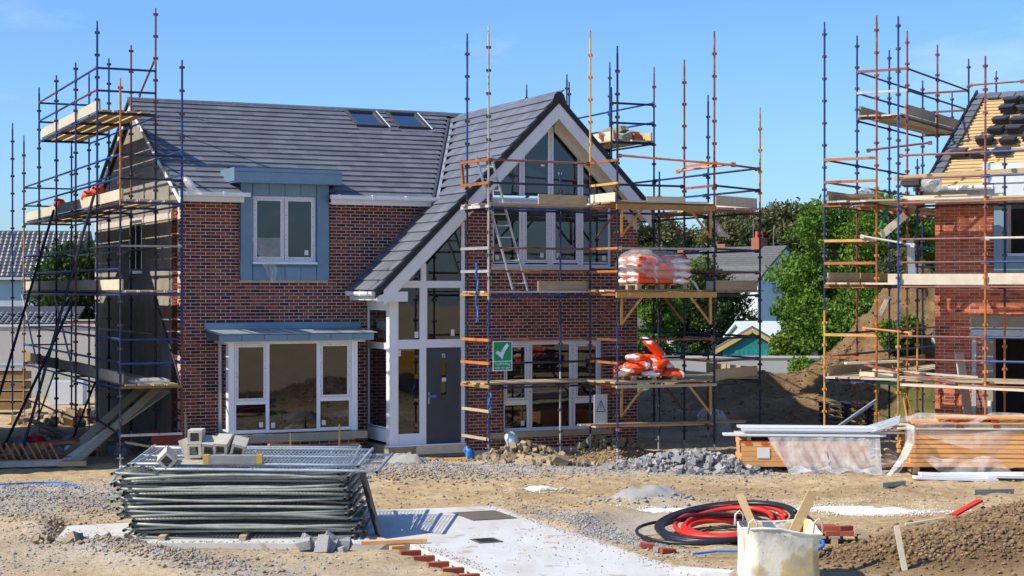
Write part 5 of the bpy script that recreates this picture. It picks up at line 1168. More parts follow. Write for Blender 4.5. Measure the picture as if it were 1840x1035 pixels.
# bags
bm, n, l = new_mat('bag'); o_ = n.new('ShaderNodeOutputMaterial'); p_ = n.new('ShaderNodeBsdfPrincipled'); l.new(p_.outputs[0], o_.inputs[0]); p_.inputs['Roughness'].default_value = .4
tc = n.new('ShaderNodeTexCoord'); sx = n.new('ShaderNodeSeparateXYZ'); l.new(tc.outputs['Object'], sx.inputs[0]); ab = n.new('ShaderNodeMath'); ab.operation = 'ABSOLUTE'; l.new(sx.outputs[0], ab.inputs[0])
ad = n.new('ShaderNodeMath'); ad.operation = 'MULTIPLY_ADD'; ad.inputs[1].default_value = .3; l.new(noise(n, l, 5, 3), ad.inputs[0]); l.new(ab.outputs[0], ad.inputs[2])
rr = ramp(n, [(.365, (.80, .075, .012)), (.39, (.76, .73, .70))]); l.new(ad.outputs[0], rr.inputs[0]); l.new(rr.outputs[0], p_.inputs['Base Color'])
bb = n.new('ShaderNodeBump'); bb.inputs['Strength'].default_value = 1.0; bb.inputs['Distance'].default_value = .03; l.new(noise(n, l, 9, 4), bb.inputs['Height']); l.new(bb.outputs[0], p_.inputs['Normal'])
def pillow(L, W, Hh, seed, e=.55, nu=18, nv=10, wob=.06, ev=.5):
    rs = np.random.RandomState(seed); b = MB(); V = []
    sg_ = lambda c, p: math.copysign(abs(c)**p, c)
    ph = rs.rand(6)*6
    for j in range(nv+1):
        v = -PI/2+PI*j/nv
        for i in range(nu):
            u = 2*PI*i/nu; x = sg_(math.cos(u), e)*sg_(math.cos(v), ev); y = sg_(math.sin(u), e)*sg_(math.cos(v), ev); z = sg_(math.sin(v), .9)
            pinch = 1-.35*max(0, abs(x)-.7)/.3; k = 1+wob*math.sin(x*5+ph[0])*math.sin(y*5+ph[1])+wob*math.sin(x*9+y*4+ph[2])
            V.append((x*L/2*(1+.02*math.sin(y*6+ph[3])), y*W/2, z*Hh/2*k*pinch+.03*math.sin(x*2.5+ph[4])*Hh))
    Fs = [(j*nu+i, j*nu+(i+1) % nu, (j+1)*nu+(i+1) % nu, (j+1)*nu+i) for j in range(nv) for i in range(nu)]
    b.add(V, Fs); return b
def mesh_of(b, name, m, smooth=True): return b.mesh(name, m, smooth)
BAGS = [pillow(.60, .47, .165, i, .42, 30, 14, .22, .45).mesh('cement_bag', 'bag', True) for i in range(4)]
def pallet(label, loc, rz, w=1.2, d=1.0, m='pallet_wood', name='pallet'):
    e = thing(name, label, 'pallet', loc, rz)
    for i in range(3): bx('bearer', m, e, -w/2, w/2, -d/2+i*(d-.1)/2, -d/2+i*(d-.1)/2+.1, .0, .09) if False else None
    for i in range(3):
        for j in range(3): bx('block', m, e, -w/2+i*(w-.1)/2, -w/2+i*(w-.1)/2+.1, -d/2+j*(d-.1)/2, -d/2+j*(d-.1)/2+.1, .018, .1)
    for j in range(3): bx('bottom_board', m, e, -w/2, w/2, -d/2+j*(d-.1)/2, -d/2+j*(d-.1)/2+.1, 0, .017)
    for i in range(5): bx('top_board', m, e, -w/2+i*(w-.16)/4, -w/2+i*(w-.16)/4+.16, -d/2, d/2, .101, .12)
    return e
zl = 5.56-1.9+.10
c1 = w1(9.5, -4.1, 3.66+.10)
pallet('pallet under the wrapped orange bags on the middle loading deck', tuple(c1), T1, 1.25, .95)
k = 0
for lay in range(4):
    for (dx, dy, rz) in ((-.4, -.27, .05), (-.4, .2, -.05), (.1, -.26, .04), (.1, .2, -.06), (.5, -.25, 1.5), (.5, .22, 1.6)):
        if lay == 3 and -.2 < dx < .3 and dy < 0: continue
        o = link('cement_bag', BAGS[k % 4]); q = c1+Matrix.Rotation(T1, 3, 'Z') @ Vector((dx+random.uniform(-.03, .03), dy+random.uniform(-.03, .03), .12+.085+lay*.15)); o.location = q
        o.rotation_euler = (random.uniform(-.06, .06), random.uniform(-.07, .07), T1+rz+random.uniform(-.08, .08)); k += 1
        tag(o, 'orange and white bag inside the wrapped stack on the middle loading deck', 'bag', 'bags in the film-wrapped stack')
b = pillow(1.46, 1.06, .74, 5, .22, 44, 22, .06, .3); fo = b.build('shrink_wrap', 'film', None, True); fo.location = c1+Vector((0.02, 0, .49)); fo.rotation_euler = (0, 0, T1); tag(fo, 'clear shrink film wrapped round the stack of orange bags', 'film')
tl_ = MB(); p0 = c1+Matrix.Rotation(T1, 3, 'Z') @ Vector((.68, -.5, .25)); tl_.tube([p0, p0+Vector((.12, -.02, -.12)), p0+Vector((.2, -.03, -.28)), p0+Vector((.26, -.03, -.3))], [.02, .03, .025, .04], 6); tag(tl_.build('film_tail', 'film_thick'), 'twisted tail of clear film hanging from the wrapped bags', 'film')
c2 = w1(9.3, -4.15, 1.68+.10)
pallet('pallet under the loose heap of orange bags on the lowest loading deck', tuple(c2), T1, 1.1, .9)
heap = [(-.45, -.2, 0, .5), (.05, -.24, 0, .9), (.55, -.2, -.05, -.3), (-.4, .2, 0, 1.2), (.1, .2, 0, 0), (-.3, -.18, .13, -.6), (.2, -.15, .13, .4), (-.05, .15, .13, 1.1), (.45, .1, .1, -.8), (-.15, -.05, .25, .3), (.2, .05, .23, 1.3)]
for i, (dx, dy, dz, rz) in enumerate(heap):
    o = link('cement_bag', BAGS[(i+1) % 4]); o.location = c2+Matrix.Rotation(T1, 3, 'Z') @ Vector((dx, dy, .12+.08+dz)); o.rotation_euler = (random.uniform(-.28, .28), random.uniform(-.28, .28)+(.25 if i == 2 else 0), T1+rz)
    tag(o, 'orange and white bag in the loose heap on the lowest loading deck', 'bag', 'bags in the loose heap')
o = link('cement_bag', BAGS[2]); o.location = c2+Matrix.Rotation(T1, 3, 'Z') @ Vector((.22, .0, .12+.6)); o.rotation_euler = (.3, .75, T1+.2); tag(o, 'orange and white bag standing tilted on top of the loose heap', 'bag')
# small things on the left scaffold
def crumple(name, label, cat, loc, r, m, seed, sq=.7):
    rs = np.random.RandomState(seed); b = pillow(r*2, r*1.6, r*2*sq, seed, .8, 14, 8, .25); o = b.build(name, m, None, True); o.location = loc; o.rotation_euler = tuple(rs.rand(3)*1.2); return tag(o, label, cat)
crumple('orange_bag', 'crumpled orange bag on the left scaffold behind the toe board', 'bag', w1(-1.4, 3.1, 5.92), .17, 'bag', 3); crumple('orange_bag', 'white and orange sack lying over the left scaffold toe board', 'bag', w1(-1.4, 1.9, 5.95), .2, 'bag', 4); crumple('orange_bag', 'small orange bag at the far end of the left scaffold deck', 'bag', w1(-1.45, 6.6, 5.9), .17, 'bag', 6)
for (x, y, z, lab, s) in ((-.26, -1.28, 6.15, 'torn white plastic rag tied to the scaffold by the left eave', 5), (11.6, -3.2, 5.35, 'white rag hanging under the upper loading deck', 8)):
    b = MB(); rs = random.Random(s); q = w1(x, y, z); b.tube([q, q+Vector((.12, -.05, -.12)), q+Vector((.24, -.05, -.3)), q+Vector((.42, -.04, -.36))], [.05, .1, .09, .02], 6); tag(b.build('plastic_rag', 'film_thick', None, True), lab, 'rag')
b = pillow(.9, .5, .12, 9, .6, 20, 8, .2); o = b.build('plastic_sheet', 'film_thick', None, True); o.location = w1(-.9, -.9, 1.83); o.rotation_euler = (0, 0, T1); tag(o, 'grey plastic sheet lying on the lowest left scaffold deck', 'sheet')
# torn film hanging in front of the dormer window
fv = []; fs = []
for j in range(11):
    t_ = j/10; w_ = .62*(1-t_)**1.1+.12
    for i in range(7): fv.append((1.78+.22*t_+w_*(i/6-.35)+.02*math.sin(j*2+i), -.16-.05*math.sin(i*1.9+j)-.06*t_, 4.92-1.0*t_))
for j in range(10):
    for i in range(6): fs.append((j*7+i, j*7+i+1, (j+1)*7+i+1, (j+1)*7+i))
fm = MB(); fm.add(fv, fs); o = fm.build('torn_film', 'film', None, True); o.location = (*O1, 0); o.rotation_euler = (0, 0, T1); tag(o, 'torn clear film hanging from the dormer window', 'film')
# rubble on the high deck
for i in range(14):
    r_ = MB(); s_ = random.uniform(.12, .24); r_.box(-s_, s_, -s_*.6, s_*.6, -s_*.45, s_*.45)
    o = r_.build('rubble_block', 'block' if i % 3 else 'red_brick_loose'); o.location = w1(11.55+random.uniform(0, .8), 1.35+random.uniform(0, .7), 7.68+.09*(i % 3)); o.rotation_euler = (random.uniform(-.5, .5), random.uniform(-.5, .5), random.random()*3)
    tag(o, 'broken block lying on the high deck behind the gable' if i % 3 else 'broken red brick lying on the high deck behind the gable', 'rubble', 'rubble on the high deck')
# loose boards round the unfinished house scaffold
def plank(label, a, b, w, h, m, up=(0, 0, 1), name='plank', cat='plank', group=None):
    t = MB(); a, b = Vector(a), Vector(b); c = (a+b)/2; t.beam(a-c, b-c, w, h, up); o = t.build(name, m); o.location = c; return tag(o, label, cat, group)
plank('pale board leaning against the brick wall of the unfinished house', w2(.62, -.25, 2.35), w2(1.05, -.6, .1), .26, .03, 'board_pale', (.5, -.8, .2))
plank('long pale board laid slantwise on the lowest deck of the unfinished house', w2(-.9, -1.6, 2.0), w2(1.3, -1.2, 1.88), .2, .04, 'board_pale'); plank('long pale board along the front of the lowest deck of the unfinished house', w2(-.1, -2.05, 1.72), w2(2.6, -2.05, 1.68), .24, .045, 'board_pale')
plank('rusty tube lying across the lowest deck of the unfinished house', w2(-1.0, -1.85, 2.12), w2(1.05, -2.02, 1.78), .05, .05, 'tube_rust', name='steel_tube', cat='tube')
plank('short board lying on the left deck of the unfinished house', w2(-1.6, -1.4, 2.12), w2(-.6, -.6, 2.16), .22, .05, 'board_pale'); plank('block of timber on the corner deck of the unfinished house', w2(-1.2, -1.5, 1.9), w2(-.4, -1.6, 1.88), .2, .09, 'board_pale')
plank('grey metal sheet hanging beside the corner upright of the unfinished house', w2(-.35, -.7, 4.9), w2(-.3, -.7, 3.9), .16, .02, 'galv', (0, 1, 0), 'metal_strip', 'sheet'); plank('pale offcut sticking out under the upper deck of the unfinished house', w2(-.75, -1.5, 4.95), w2(-.2, -1.5, 5.4), .16, .03, 'board_pale', (0, 1, 0))
plank('short pale stick under the middle deck of the unfinished house', w2(-.75, -1.6, 3.2), w2(-.55, -1.6, 3.62), .09, .03, 'board_pale', (0, 1, 0))
plank('shiny steel tube leaning against the rusty upright beside the timber pack', w2(-.75, -1.8, 1.35), w2(-1.7, -3.1, .45), .06, .06, 'galv', name='steel_tube', cat='tube')
plank('rough board lying on the upper left deck of the unfinished house', w2(-1.75, -1.3, 5.86), w2(-.95, -.9, 5.86), .24, .08, 'board_brown'); crumple('plastic_bundle', 'bundle of clear plastic on the upper left deck of the unfinished house', 'film', w2(-1.3, -.9, 5.92), .18, 'film_thick', 12); crumple('plastic_bundle', 'clear plastic bag beside the tile stack at the unfinished eave', 'film', w2(.1, -.6, 6.12), .24, 'film_thick', 15)
for i in range(7): plank('pale timber offcut stacked on the upper deck at the unfinished eave', w2(-.4+random.uniform(-.1, .1), -1.2+.09*i, 5.78+.03*(i % 2)), w2(1.2+random.uniform(-.2, .6), -1.2+.09*i, 5.78+.03*(i % 2)), .08, .04, 'board_pale', group='offcuts on the upper deck')
plank('long pale batten over the upper deck at the unfinished eave', w2(-.5, -1.3, 6.22), w2(2.6, -1.3, 6.3), .12, .1, 'timber_fresh')

# ------------------------------------------------------------------ foreground: stack of fence panels
def fence_panel_meshes(bend):
    f = MB(); L, W, r = 3.46, 2.0, .0235
    q = lambda x: bend*math.sin(x/L*PI)*.05
    for yy in (0.04, W-.04): f.tube([(L*i/8, yy, q(L*i/8)*(1 if yy < 1 else .4)) for i in range(9)], r*.95, 7)
    for xx in (.03, L-.03): f.tube([(xx, -.09, 0), (xx, W+.12, 0)], r, 8, False)
    f.tube([(L*i/6, 1.0, q(L*i/6)*.6) for i in range(7)], r*.7, 6)
    w = MB()
    for i in range(1, 60): x = L*i/60; w.beam((x, .05, q(x)*.8+.006), (x, W-.05, q(x)*.4+.006), .006, .006)
    for i in range(1, 10): w.tube([(.04, W*i/10, .004), (L*.5, W*i/10, q(L*.5)*.6+.004), (L-.04, W*i/10, .004)], .004, 4)
    return f.mesh('frame', 'galv_dull', True), w.mesh('wire_mesh', 'galv_dull')
FP = [fence_panel_meshes(b) for b in (-1.1, .4, 1.3, -.5)]
fr_l, wr_l = fence_panel_meshes(.1); fr_l.materials[0] = MATS['galv']; wr_l.materials[0] = MATS['galv']
NP_ = 21
for i in range(NP_):
    e = thing('mesh_fence', 'mesh fence panel lying in the stack on the slab, number %d up from the slab' % (i+1) if i else 'lowest mesh fence panel of the stack on the slab', 'fence panel', (-5.88+random.uniform(-.13, .13)-.004*i+(.16 if i < 7 else 0), 24.92+random.uniform(-.08, .08)+.012*i, .10+i*.0455), R(random.uniform(-1.6, 1.6)), 'fence panels in the stack')
    e.rotation_euler = (R(random.uniform(-.15, .15)), R(random.uniform(-.15, .15)), R(random.uniform(-1.4, 1.4)))
    a, b = FP[i % 4]; link('frame', a, e); tag(link('wire_mesh', b, e), None, None, kind='stuff')
for (x, y, z, rx, rz, lab) in ((-5.9, 25.6, 1.09, 2.5, 1.5, 'bright galvanised fence panel on top of the stack, lying to the left'), (-5.75, 25.3, 1.13, 1.5, -1, 'bright galvanised fence panel on top of the stack under the concrete blocks'), (-5.45, 25.2, 1.06, 1.5, -2, 'bright galvanised fence panel sliding off the right of the stack')):
    e = thing('mesh_fence', lab, 'fence panel', (x, y, z), 0); e.rotation_euler = (R(rx), R(.3), R(rz)); link('frame', fr_l, e); tag(link('wire_mesh', wr_l, e), None, None, kind='stuff')
e = thing('mesh_fence', 'fence panel sticking out from the left end of the stack', 'fence panel', (-6.05, 25.1, .86), 0); e.rotation_euler = (R(1), R(-3), R(9)); link('frame', fr_l, e); tag(link('wire_mesh', wr_l, e), None, None, kind='stuff')
for i, x in enumerate((-5.2, -4.0, -2.8)): plank('timber bearer under the fence-panel stack', (x, 24.75, .09), (x, 27, .09), .1, .06, 'board', group='bearers under the stack')
plank('dark sheet leaning against the right end of the fence-panel stack', (-2.0, 25.15, .06), (-2.28, 25.4, 1.0), .55, .02, 'door_grey', (1, .3, .3), 'sheet', 'sheet')
plank('long timber on edge in front of the fence-panel stack', (-2.2, 24.35, .08), (-1.25, 24.5, .1), .07, .05, 'timber_orange')
# hollow concrete blocks on the stack
def hollow_block():
    b = MB(); w, d, h, t_ = .215, .42, .21, .04
    b.box(-w/2, w/2, -d/2, d/2, 0, t_); b.box(-w/2, w/2, -d/2, d/2, h-t_, h); b.box(-w/2, -w/2+t_, -d/2, d/2, t_, h-t_); b.box(w/2-t_, w/2, -d/2, d/2, t_, h-t_); b.box(-w/2+t_, w/2-t_, -.02, .02, t_, h-t_)
    return b.mesh('concrete_block', 'block_pale')
HB = hollow_block(); zt0 = 1.2
for (px, z, rx, ry, rz, lab) in ((353, zt0, 0, 0, 0, 'hollow concrete block at the bottom of the tall pile on the fence panels'), (353, zt0+.212, 0, 0, .05, 'hollow concrete block on top of the tall pile on the fence panels'), (376, zt0+.06, .25, .1, .1, 'tilted hollow concrete block just right of the tall pile'), (401, zt0+.08, .3, .05, -.05, 'tilted hollow concrete block second from the right on the panels'), (427, zt0+.05, .25, .25, .1, 'rightmost hollow concrete block on the fence panels'), (292, zt0-.06, .2, .75, .3, 'fallen hollow concrete block left of the tall pile'), (331, zt0+.05, 1.2, 0, 1.57, 'flat concrete block lying against the tall pile')):
    o = link('concrete_block', HB); y = 25.75 if px != 292 else 25.4; o.location = (px_at(px, y), y, z); o.rotation_euler = (rx, ry, rz); tag(o, lab, 'block')
ff = thing('fence_foot', 'dark fence foot with yellow ends lying across the fence panels', 'fence foot', (px_at(420, 25.4), 25.35, 1.14), R(3))
bx('body', 'rock_grey', ff, -.36, .36, -.1, .1, 0, .12); [bx('end_cap', 'yellow_plastic', ff, s*.4-.045, s*.4+.045, -.1, .1, 0, .13) for s in (-1, 1)]
for i in range(4): plank('thin timber under the tall block pile', (px_at(316, 25.6), 25.45+.08*i, 1.135+.02*(i % 2)), (px_at(372, 25.6), 25.45+.08*i, 1.135+.02*(i % 2)), .07, .03, 'board_pale', group='slips under the block pile')

# timber packs
def sheet(fn, nu, nv, name, label, m, cat='film'):
    b = MB(); V = [fn(i/nu, j/nv) for j in range(nv+1) for i in range(nu+1)]
    b.add(V, [(j*(nu+1)+i, j*(nu+1)+i+1, (j+1)*(nu+1)+i+1, (j+1)*(nu+1)+i) for j in range(nv) for i in range(nu)])
    return tag(b.build(name, m, None, True), label, cat)
pk = thing('timber_pack', 'low pack of orange boards on bearers, half covered in plastic', 'timber', (4.72, 34.35, gz(6, 34.4)), R(-2))
for i in range(3): bx('bearer', 'pallet_wood', pk, .25+i*1.05, .37+i*1.05, 0, 1.1, 0, .12)
for i in range(5): bx('board', 'timber_orange', pk, .0+random.uniform(-.02, .02), 2.62+random.uniform(-.02, .02), .0+random.uniform(-.01, .01), 1.1, .125+i*.105, .225+i*.105)
for i in range(6): bx('spacer', 'pallet_wood', pk, .12+i*.48, .2+i*.48, .02, 1.1, .655, .735)
bx('spacer_board', 'board_pale', pk, -.05, 2.68, 0, 1.1, .737, .765)
for i in range(3): bx('end_wrap', 'bag_orange', pk, .06+i*.34, .2+i*.34, -.012, -.006, .58, .64)
bx('pack_label', 'sticker', pk, .32, .58, -.016, -.012, .3, .52)
for i in range(4):
    zz = gz(6, 34.4)+.785+i*.052
    plank('long white plastic board stacked on the low timber pack', (4.7-(.4 if i == 0 else 0)+random.uniform(-.1, .1), 34.45+.08*(i % 2), zz), (7.5+random.uniform(-.1, .3)+(.5 if i == 1 else 0), 34.4+.08*(i % 2), zz-.02), .3, .042, 'upvc', group='white boards on the low timber pack')
g0 = gz(6, 34.4); rs = np.random.RandomState(5)
def drape(x0, x1, z0, z1, y, seed, lean=.25, cut=None):
    def fn(u, v):
        x = x0+(x1-x0)*u; z = z0+(z1-z0)*v
        if cut: x = x+(cut*(v**1.2) if u < .5 else cut*.4*v*(1))*(1-u)
        n_ = float(fbm(np.array([x*3.2+z*1.5+seed]), np.array([z*.8+seed*2]), 1.6, 4, seed)[0])
        return (x+.05*n_, y-.05-.07*n_-lean*v*(1+.5*n_), z+.03*n_)
    return fn
sheet(drape(5.25, 7.55, g0+.74, g0-.0, 34.33, 3, .22, .45), 60, 26, 'plastic_sheet', 'clear plastic sheet hanging over the front of the low timber pack', 'film_thick')
sheet(lambda u, v: (7.42+.35*v*u+.05*math.sin(v*7), 34.3+1.0*u-.1*v, g0+.78-.78*v+.05*math.sin(u*9)), 16, 14, 'plastic_sheet', 'clear plastic sheet over the right end of the low timber pack', 'film')
sheet(lambda u, v: (5.6+2.1*u, 34.0-.15*v+.08*math.sin(u*14), gz(5.6+2.1*u, 34.0)+.1+.05*math.sin(u*17+v*3)-.05*v), 40, 5, 'plastic_sheet', 'crumpled plastic lying along the foot of the low timber pack', 'film_thick')
p2 = thing('timber_pack', 'large pack of orange sawn timbers under torn plastic at the right edge', 'timber', (7.95, 33.9, gz(9.5, 34)), R(-3))
for i in range(4): bx('bearer', 'pallet_wood', p2, .2+i*1.3, .32+i*1.3, 0, 1.2, 0, .14)
tms = []
for i in range(8):
    for j in range(6): tms.append((('t', (i+j) % 3), (lambda L: lambda b: b.box(0, L, 0, .19, 0, .082))(4.0+.1*((i+j) % 3)), T(.04*((i*7+j*3) % 4)+.02*i, j*.2+.01*((i*5) % 3), .142+i*.093)))
pieces(p2, 'timber', 'timber_orange', tms)
bx('cover_board', 'board_pale', p2, -.1, 4.2, -.02, 1.2, .9, .93)
for i in range(5): bx('spacer', 'red_steel', p2, .3+i*.75, .42+i*.75, -.01, 1.2, .931, 1.0)
for i in range(4): bx('top_plank', 'timber_orange', p2, .2+i*.04, 4.1, .05+i*.28, .05+i*.28+.24, 1.002, 1.03)
for i in range(3): bx('spacer', 'red_steel', p2, 1.0+i*.8, 1.1+i*.8, .1, 1.1, 1.031, 1.09)
for i in range(3): bx('top_plank', 'timber_orange', p2, .7+i*.07, 3.3-.1*i, .2+i*.3, .2+i*.3+.25, 1.092, 1.122)
g1 = gz(9.5, 34)
def swag(u, v):
    x = 8.15+3.6*u; s = math.sin(u*PI); return (x, 33.82-.05*math.sin(u*13+v*4)-.04*v, g1+1.02-(.12+.5*s)*v+.03*math.sin(u*9+v*5))
sheet(swag, 50, 14, 'plastic_sheet', 'swag of clear plastic hanging across the front of the large timber pack', 'film')
sheet(lambda u, v: (8.0+3.7*u, 33.85+1.1*v+.05*math.sin(u*21), g1+1.06+.07*math.sin(u*15+v*6)+.05*math.sin(v*9+u*31)), 60, 16, 'plastic_sheet', 'crumpled clear plastic over the top of the large timber pack', 'film')
sheet(lambda u, v: (7.93+.22*u-.35*(v**3)+.04*math.sin(v*5), 33.75+.1*math.sin(u*6+v*3)-.12*v, g1+1.0-1.0*v), 8, 24, 'plastic_sheet', 'twisted thick plastic hanging down the left end of the large timber pack', 'film_thick')
sheet(lambda u, v: (8.3+1.5*u+.3*v, 33.72-.2*v+.06*math.sin(u*11+v*7), g1+.35-.3*v+.03*math.sin(u*17)), 30, 8, 'plastic_sheet', 'loose clear plastic at the lower left of the large timber pack', 'film')
sheet(lambda u, v: (10.6+1.0*u, 33.68-.12*v+.05*math.sin(u*11+v*7), g1+.42-.4*v), 20, 8, 'plastic_sheet', 'torn clear plastic at the lower right of the large timber pack', 'film')
for i, (x0, x1, y, z) in enumerate(((7.95, 9.6, 33.0, .06), (8.1, 9.6, 33.15, .1), (9.4, 10.2, 33.2, .06), (8.6, 10.4, 33.35, .05))): plank('white plastic board lying on the ground before the large timber pack', (x0, y, gz(x0, y)+z), (x1, y+.1, gz(x1, y)+z), .25, .05, 'upvc', group='white boards on the ground')
plank('pale sheet leaning from the low timber pack towards the large one', (7.3, 34.5, g0+.85), (7.95, 34.2, g0+1.1), .4, .02, 'galv', (0, -.4, 1), 'sheet', 'sheet')
for i in range(4): plank('short timber dumped between the two timber packs', (7.5+.1*i, 34.3+.2*i, g0+.12+.1*i), (8.2+.05*i, 34.6-.1*i, g0+.2), .1, .06, 'board_pale', group='offcuts between the timber packs')
# steel box sections
plank('short grey box section lying on the sand before the low timber pack', (6.95, 31.45, gz(7, 31.4)+.06), (7.5, 31.95, gz(7.5, 31.9)+.06), .09, .09, 'galv_dull', name='steel_section', cat='steel section'); plank('longer grey box section lying on the sand at the right edge', (8.55, 30.95, gz(8.5, 31)+.06), (9.4, 31.35, gz(9.4, 31.3)+.06), .09, .09, 'galv_dull', name='steel_section', cat='steel section')

# pipe coils
def coil(name, label, cx, cy, rad, turns, r, m, seed, h=.16, tilt=(0, 0), cat='pipe coil', spread=.12):
    rs = random.Random(seed); pts = []; n_ = int(turns*40)
    for i in range(n_+1):
        a = i/40*2*PI; t_ = i/n_; w = rad*(1+spread*math.sin(t_*9+seed)*.6-spread*t_)
        pts.append((w*math.cos(a)+.05*math.sin(a*.31+seed), w*math.sin(a)*.92+.06*math.cos(a*.23), r+.02+h*(.5+.5*math.sin(t_*turns*2.1+seed))*(.5+.5*math.sin(a+1))+tilt[0]*w*math.cos(a)+tilt[1]*w*math.sin(a)))
    b = MB(); b.tube(pts, r, 8); o = b.build(name, m, None, True); o.location = (cx, cy, gz(cx, cy)+.03); return tag(o, label, cat)
coil('pipe_coil', 'large coil of black plastic pipe lying beside the concrete slab', 3.25, 25.7, 1.02, 5.2, .036, 'black_plastic', 2, .3, (0, .07)); coil('pipe_coil', 'loose outer loops of black pipe reaching towards the slab', 2.95, 25.5, .98, 2, .026, 'black_plastic', 5, .2, (0, .05), spread=.2)
coil('pipe_coil', 'coil of red conduit lying inside the black pipe', 3.35, 25.75, .78, 5, .038, 'red_plastic', 7, .24, (0, .06), spread=.25); coil('pipe_coil', 'coil of blue water pipe behind the bulk bag', 3.75, 23.35, .56, 5, .022, 'blue_plastic', 9, .22, (0, .02), spread=.3)
b = MB(); b.tube([(3.3, 23.5, .1), (2.9, 23.6, .08), (2.55, 23.55, .05)], .018, 6); tag(b.build('pipe', 'blue_plastic'), 'loose blue pipe end with a yellow cap beside the coil', 'pipe'); bx('pipe_tape', 'sticker', None, 2.62, 2.72, 24.86, 24.97, .3, .4) if False else None
# bulk bag with two timbers
bk = thing('bulk_bag', 'dirty white and yellow bulk bag in the foreground with two planks in it', 'bulk bag', (3.44, 21.6, gz(3.44, 21.6)-.06), R(4))
V = []; nu = 48; prof = [(-.05, .47), (.1, .475), (.35, .462), (.55, .455), (.72, .47), (.80, .478), (.81, .47), (.76, .45), (.3, .43)]
for j, (z, w) in enumerate(prof):
    for i in range(nu):
        a = 2*PI*i/nu; c, s = math.cos(a), math.sin(a); q = 1/max(abs(c), abs(s))**.82
        k_ = 1+.018*math.sin(a*5+j)+.012*math.sin(a*11+j*2); zz = z+(.02*math.sin(a*3+1)+.025*math.sin(a*2) if z > .6 else 0)
        V.append((w*c*q*k_, w*s*q*k_, zz))
b = MB(); b.add(V, [(j*nu+i, j*nu+(i+1) % nu, (j+1)*nu+(i+1) % nu, (j+1)*nu+i) for j in range(len(prof)-1) for i in range(nu)]); b.build('body', 'sack', bk, True)
b = MB(); b.tube([V[5*nu+i] for i in list(range(nu))+[0]], .014, 6, False); b.build('rim', 'lime', bk)
for (x, y) in ((-.42, -.42), (.42, -.42), (-.42, .42), (.42, .42)):
    b = MB(); b.tube([(x-.06, y, .76), (x-.05, y-.01, .9), (x, y-.02, .95), (x+.05, y-.01, .9), (x+.06, y, .76)], .013, 6); b.build('lifting_loop', 'sack', bk, True)
bx('fill', 'rock_tan', bk, -.4, .4, -.4, .4, .1, .5)
plank('thin plank sticking out of the left of the bulk bag', (3.3, 21.75, .35), (2.98, 21.9, 1.1), .1, .03, 'timber_fresh', (0, 1, 0)); plank('thick plank sticking out of the right of the bulk bag', (3.55, 21.9, .3), (3.98, 22.1, 1.1), .13, .05, 'timber_fresh', (0, 1, 0))
# pallet of bricks
pallet('broken pallet with red bricks behind the bulk bag', (4.75, 24.7, gz(4.75, 24.7)+.02), R(-8), 1.0, .9)
bk_m = MB().box(-.107, .107, -.05, .05, 0, .065).mesh('brick', 'red_brick_loose')
for i in range(11):
    o = link('loose_brick', bk_m); lay = i // 6; o.location = (4.45+.22*(i % 3)+random.uniform(-.03, .03), 24.45+.14*((i//3) % 2)+.05*lay, gz(4.75, 24.7)+.145+.067*lay); o.rotation_euler = (0, 0, random.uniform(-.3, .3)); tag(o, 'red brick lying on the broken pallet behind the bulk bag', 'brick', 'bricks on the broken pallet')
o = link('loose_brick', bk_m); o.location = (4.4, 24.9, gz(4.75, 24.7)+.3); o.rotation_euler = (.4, .7, .3); tag(o, 'red brick tilted up on the pile behind the bulk bag', 'brick')
for i, (x, y, lab) in enumerate(((1.72, 24.35, 'red brick at the slab edge nearest the black coil'), (1.98, 23.95, 'red brick half buried right of the slab'), (1.88, 24.1, 'grey chipped brick at the right edge of the slab'))):
    o = link('loose_brick', bk_m if i < 2 else MB().box(-.1, .1, -.05, .05, 0, .065).mesh('brick', 'rock_grey')); o.location = (x+.25, y, gz(x+.25, y)+.01); o.rotation_euler = (.1, .1, .4*i); tag(o, lab, 'brick')
# brick edging of the slab
for i in range(9):
    t_ = i/8; x, y = -1.5+1.75*t_-.12, 24.3-3.9*t_; o = link('loose_brick', MB().box(-.107, .107, -.05, .05, 0, .065).mesh('brick', 'timber_orange') if i == 0 else bpy.data.meshes['edging_brick'] if 'edging_brick' in bpy.data.meshes else MB().box(-.15, .15, -.05, .05, 0, .07).mesh('edging_brick', 'red_brick_loose'))
    o.location = (x-.05, y, max(gz(x, y), -.02)+.005); o.rotation_euler = (0, 0, R(20)+random.uniform(-.1, .1)); tag(o, 'red brick paver set on edge along the left side of the slab', 'brick', 'brick edging of the slab')
kb = thing('kerb_block', 'pale concrete kerb block at the slab edge left of the bulk bag', 'kerb', (2.55, 21.9, gz(2.5, 21.9)), R(-25)); bx('body', 'concrete', kb, -.4, .35, -.12, .12, 0, .16); bx('marker', 'yellow_plastic', kb, .12, .34, -.14, -.121, .0, .1)
